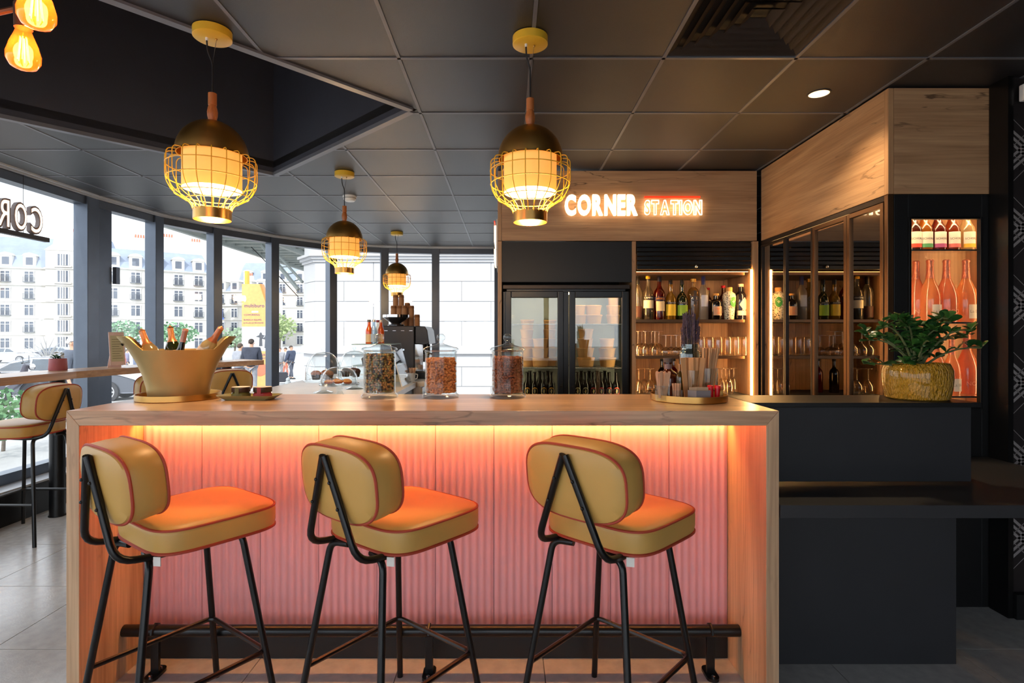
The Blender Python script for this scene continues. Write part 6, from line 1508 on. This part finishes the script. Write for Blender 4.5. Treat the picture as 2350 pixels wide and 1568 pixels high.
bush(6, 7.6, .42, 1.0, 'leafy shrub in the planting outside the lower left pane', (96, 138, 96), 220, 'shrub', -.15)
bush(-28, 6.9, .38, .9, 'second shrub at the lower left edge outside the glass', (96, 138, 96), 200, 'shrub', -.1)
# bare winter tree
x, y = P_(108, 48); bt = thing('bare_tree', 'bare branched shrub in front of the left town house', 'tree', (x, y, gz(x, y))); random.seed(77)
for k in range(16):
    a = -1.2+2.4*k/15; L_ = random.uniform(1.6, 2.4); b = G().tube([(0, 0, .4), (L_*.5*math.sin(a), random.uniform(-.2, .2), .4+L_*.6*math.cos(a)), (L_*math.sin(a), random.uniform(-.4, .4), .4+L_*math.cos(a))], [.06, .04, .015], 5).obj('branch', mat('bark_pale', (150, 150, 150), .9), bt)
# ================================================================== vehicles
def car_mesh(label, x, y, rz, paint, group=None):
    c = thing('car', label, 'car', (x, y, gz(x, y)), rz, group)
    # side outline along local x (front +x), 4.5 m long
    W = .88
    body = [(-2.22, .30), (-2.26, .55), (-2.20, .86), (-1.9, .95), (-1.2, .98), (.9, .96), (1.75, .84), (2.15, .70), (2.25, .48), (2.18, .28)]
    g = G(); n = len(body); vs = []
    for yy_, s in ((-W, .0), (-W*.93, .0)): pass
    secs = [(-W*.90, .97), (-W, 1.0), (-W, 1.0), (W, 1.0), (W, 1.0), (W*.90, .97)]
    for yv, s in ((-W+.06, .985), (-W, 1.0), (W, 1.0), (W-.06, .985)):
        vs += [(a*s, yv, .28+(b-.28)*(1.03 if abs(yv) < W else 1)) for a, b in body]
    fs = [tuple(range(n)), tuple(3*n+k for k in range(n-1, -1, -1))]
    for i in range(3):
        for k in range(n): fs.append((i*n+k, (i+1)*n+k, (i+1)*n+(k+1) % n, i*n+(k+1) % n))
    pm = mat('car_paint_%d' % paint[0], paint, .25, .5, .03, coat=.8)
    g.add(vs, fs).obj('body', pm, c, bev=.03)
    roof = [(-1.62, .96), (-1.05, 1.33), (-.6, 1.43), (.1, 1.44), (.5, 1.38), (1.15, .95)]
    g = G(); m_ = len(roof); vs = []
    for s, q in ((-1, 0), (1, 0)): vs += [(a, s*(W-.04-.24*max(0, (b-.95)/.5)), b) for a, b in roof]
    fs = [tuple(range(m_)), tuple(2*m_-1-k for k in range(m_))]+[(k, m_+k, m_+(k+1) % m_, (k+1) % m_) for k in range(m_)]
    g.add(vs, fs).obj('cabin', pm, c, bev=.02)
    M_cg = mat('car_glass', (84, 92, 100), .08, 0, .1, 3)
    for s in (-1, 1):
        for poly in ([(-1.40, 1.02), (-1.05, 1.26), (-.62, 1.36), (-.62, 1.02)], [(-.55, 1.02), (-.55, 1.37), (.08, 1.37), (.08, 1.02)], [(.15, 1.02), (.15, 1.365), (.48, 1.31), (.95, 1.02)]):
            g = G(); off_ = lambda b: s*(W-.04-.24*max(0, (b-.95)/.5)+.006)
            g.add([(a, off_(b), b) for a, b in poly], [(0, 1, 2, 3) if s < 0 else (3, 2, 1, 0)]); w_ = g.obj('side_window', M_cg, c, smooth=False)
            G().tube([(a, off_(b), b) for a, b in poly], .012, 5, True).obj('chrome_trim', M_chrome, w_)
    for s in (-1, 1):
        for xx in (-1.35, 1.38):
            wv = G().lathe([(.33, -.10), (.34, -.08), (.34, .08), (.33, .10)], 28).obj('wheel', mat('tyre', (58, 58, 62), .8), c, (xx, s*(W-.08), .34), (PI/2, 0, 0))
            hb = G().lathe([(0, .10), (.05, .105), (.06, .10)], 16).obj('hub', M_chrome, wv, rot=(0, 0 if s < 0 else PI, 0))
            for k in range(10):
                a = 2*PI*k/10; G().box(.05, .235, -.022, .022, .098, .106).obj('spoke', M_chrome, wv, rot=(0, 0, a)) if s < 0 else None
            G().lathe([(.235, .085), (.235, .108), (.21, .108), (.21, .085)], 28, cap0=False, cap1=False).obj('rim', M_chrome, wv, rot=(0, 0 if s < 0 else PI, 0))
        G().box(-2.27, -1.85, s*W-.02, s*W+.004, .72, .84).obj('tail_light', mat('tail_red', (170, 50, 50), .2), c, smooth=False, bev=.01)
    G().box(-2.30, -2.1, -W+.05, W-.05, .32, .5).obj('bumper', M_satin, c, smooth=False, bev=.03)
    return c
x, y = X(150, 17.2), 17.2; car_mesh('dark grey saloon car parked outside the leftmost pane', x, y, .30, (92, 96, 106))
for i, (px, D, pc, lb) in enumerate(((20, 52, (190, 190, 196), 'silver car parked far off at the left edge of the square'), (140, 55, (120, 124, 134), 'grey car parked far off before the left town house'))):
    x, y = P_(px, D); car_mesh(lb, x, y, .2, pc)
# motor scooter at the left edge
x, y = P_(6, 14.5); sc_ = thing('motor_scooter', 'dark scooter parked at the left edge outside', 'scooter', (x, y, gz(x, y)+.22), .5)
for xx in (-.55, .60): G().lathe([(.25, -.06), (.27, 0), (.25, .06)], 22).obj('wheel', MATS['tyre'], sc_, (xx, 0, .27), (PI/2, 0, 0))
G().prism_xz([(-.75, .5), (-.2, .35), (.25, .32), (.45, .55), (.52, 1.0), (.44, 1.02), (.30, .55), (.1, .45), (-.1, .72), (-.7, .78)], -.16, .16).obj('bodywork', mat('scooter_dark', (78, 78, 90), .35), sc_, bev=.03, smooth=False)
G().prism_xz([(-.72, .78), (-.1, .74), (-.05, .80), (-.3, .86), (-.72, .88)], -.14, .14).obj('seat', M_satin, sc_, bev=.03, smooth=False)
G().tube([(.47, -.34, 1.04), (.49, 0, 1.05), (.47, .34, 1.04)], .018, 7).obj('handlebar', M_satin, sc_)
G().ball((.60, 0, .92), (.08, .11, .09), 10, 7).obj('headlight', M_chrome, sc_)
for s in (-1, 1): G().tube([(.48, s*.25, 1.05), (.46, s*.34, 1.22)], .008, 5).obj('mirror_stem', M_satin, sc_)
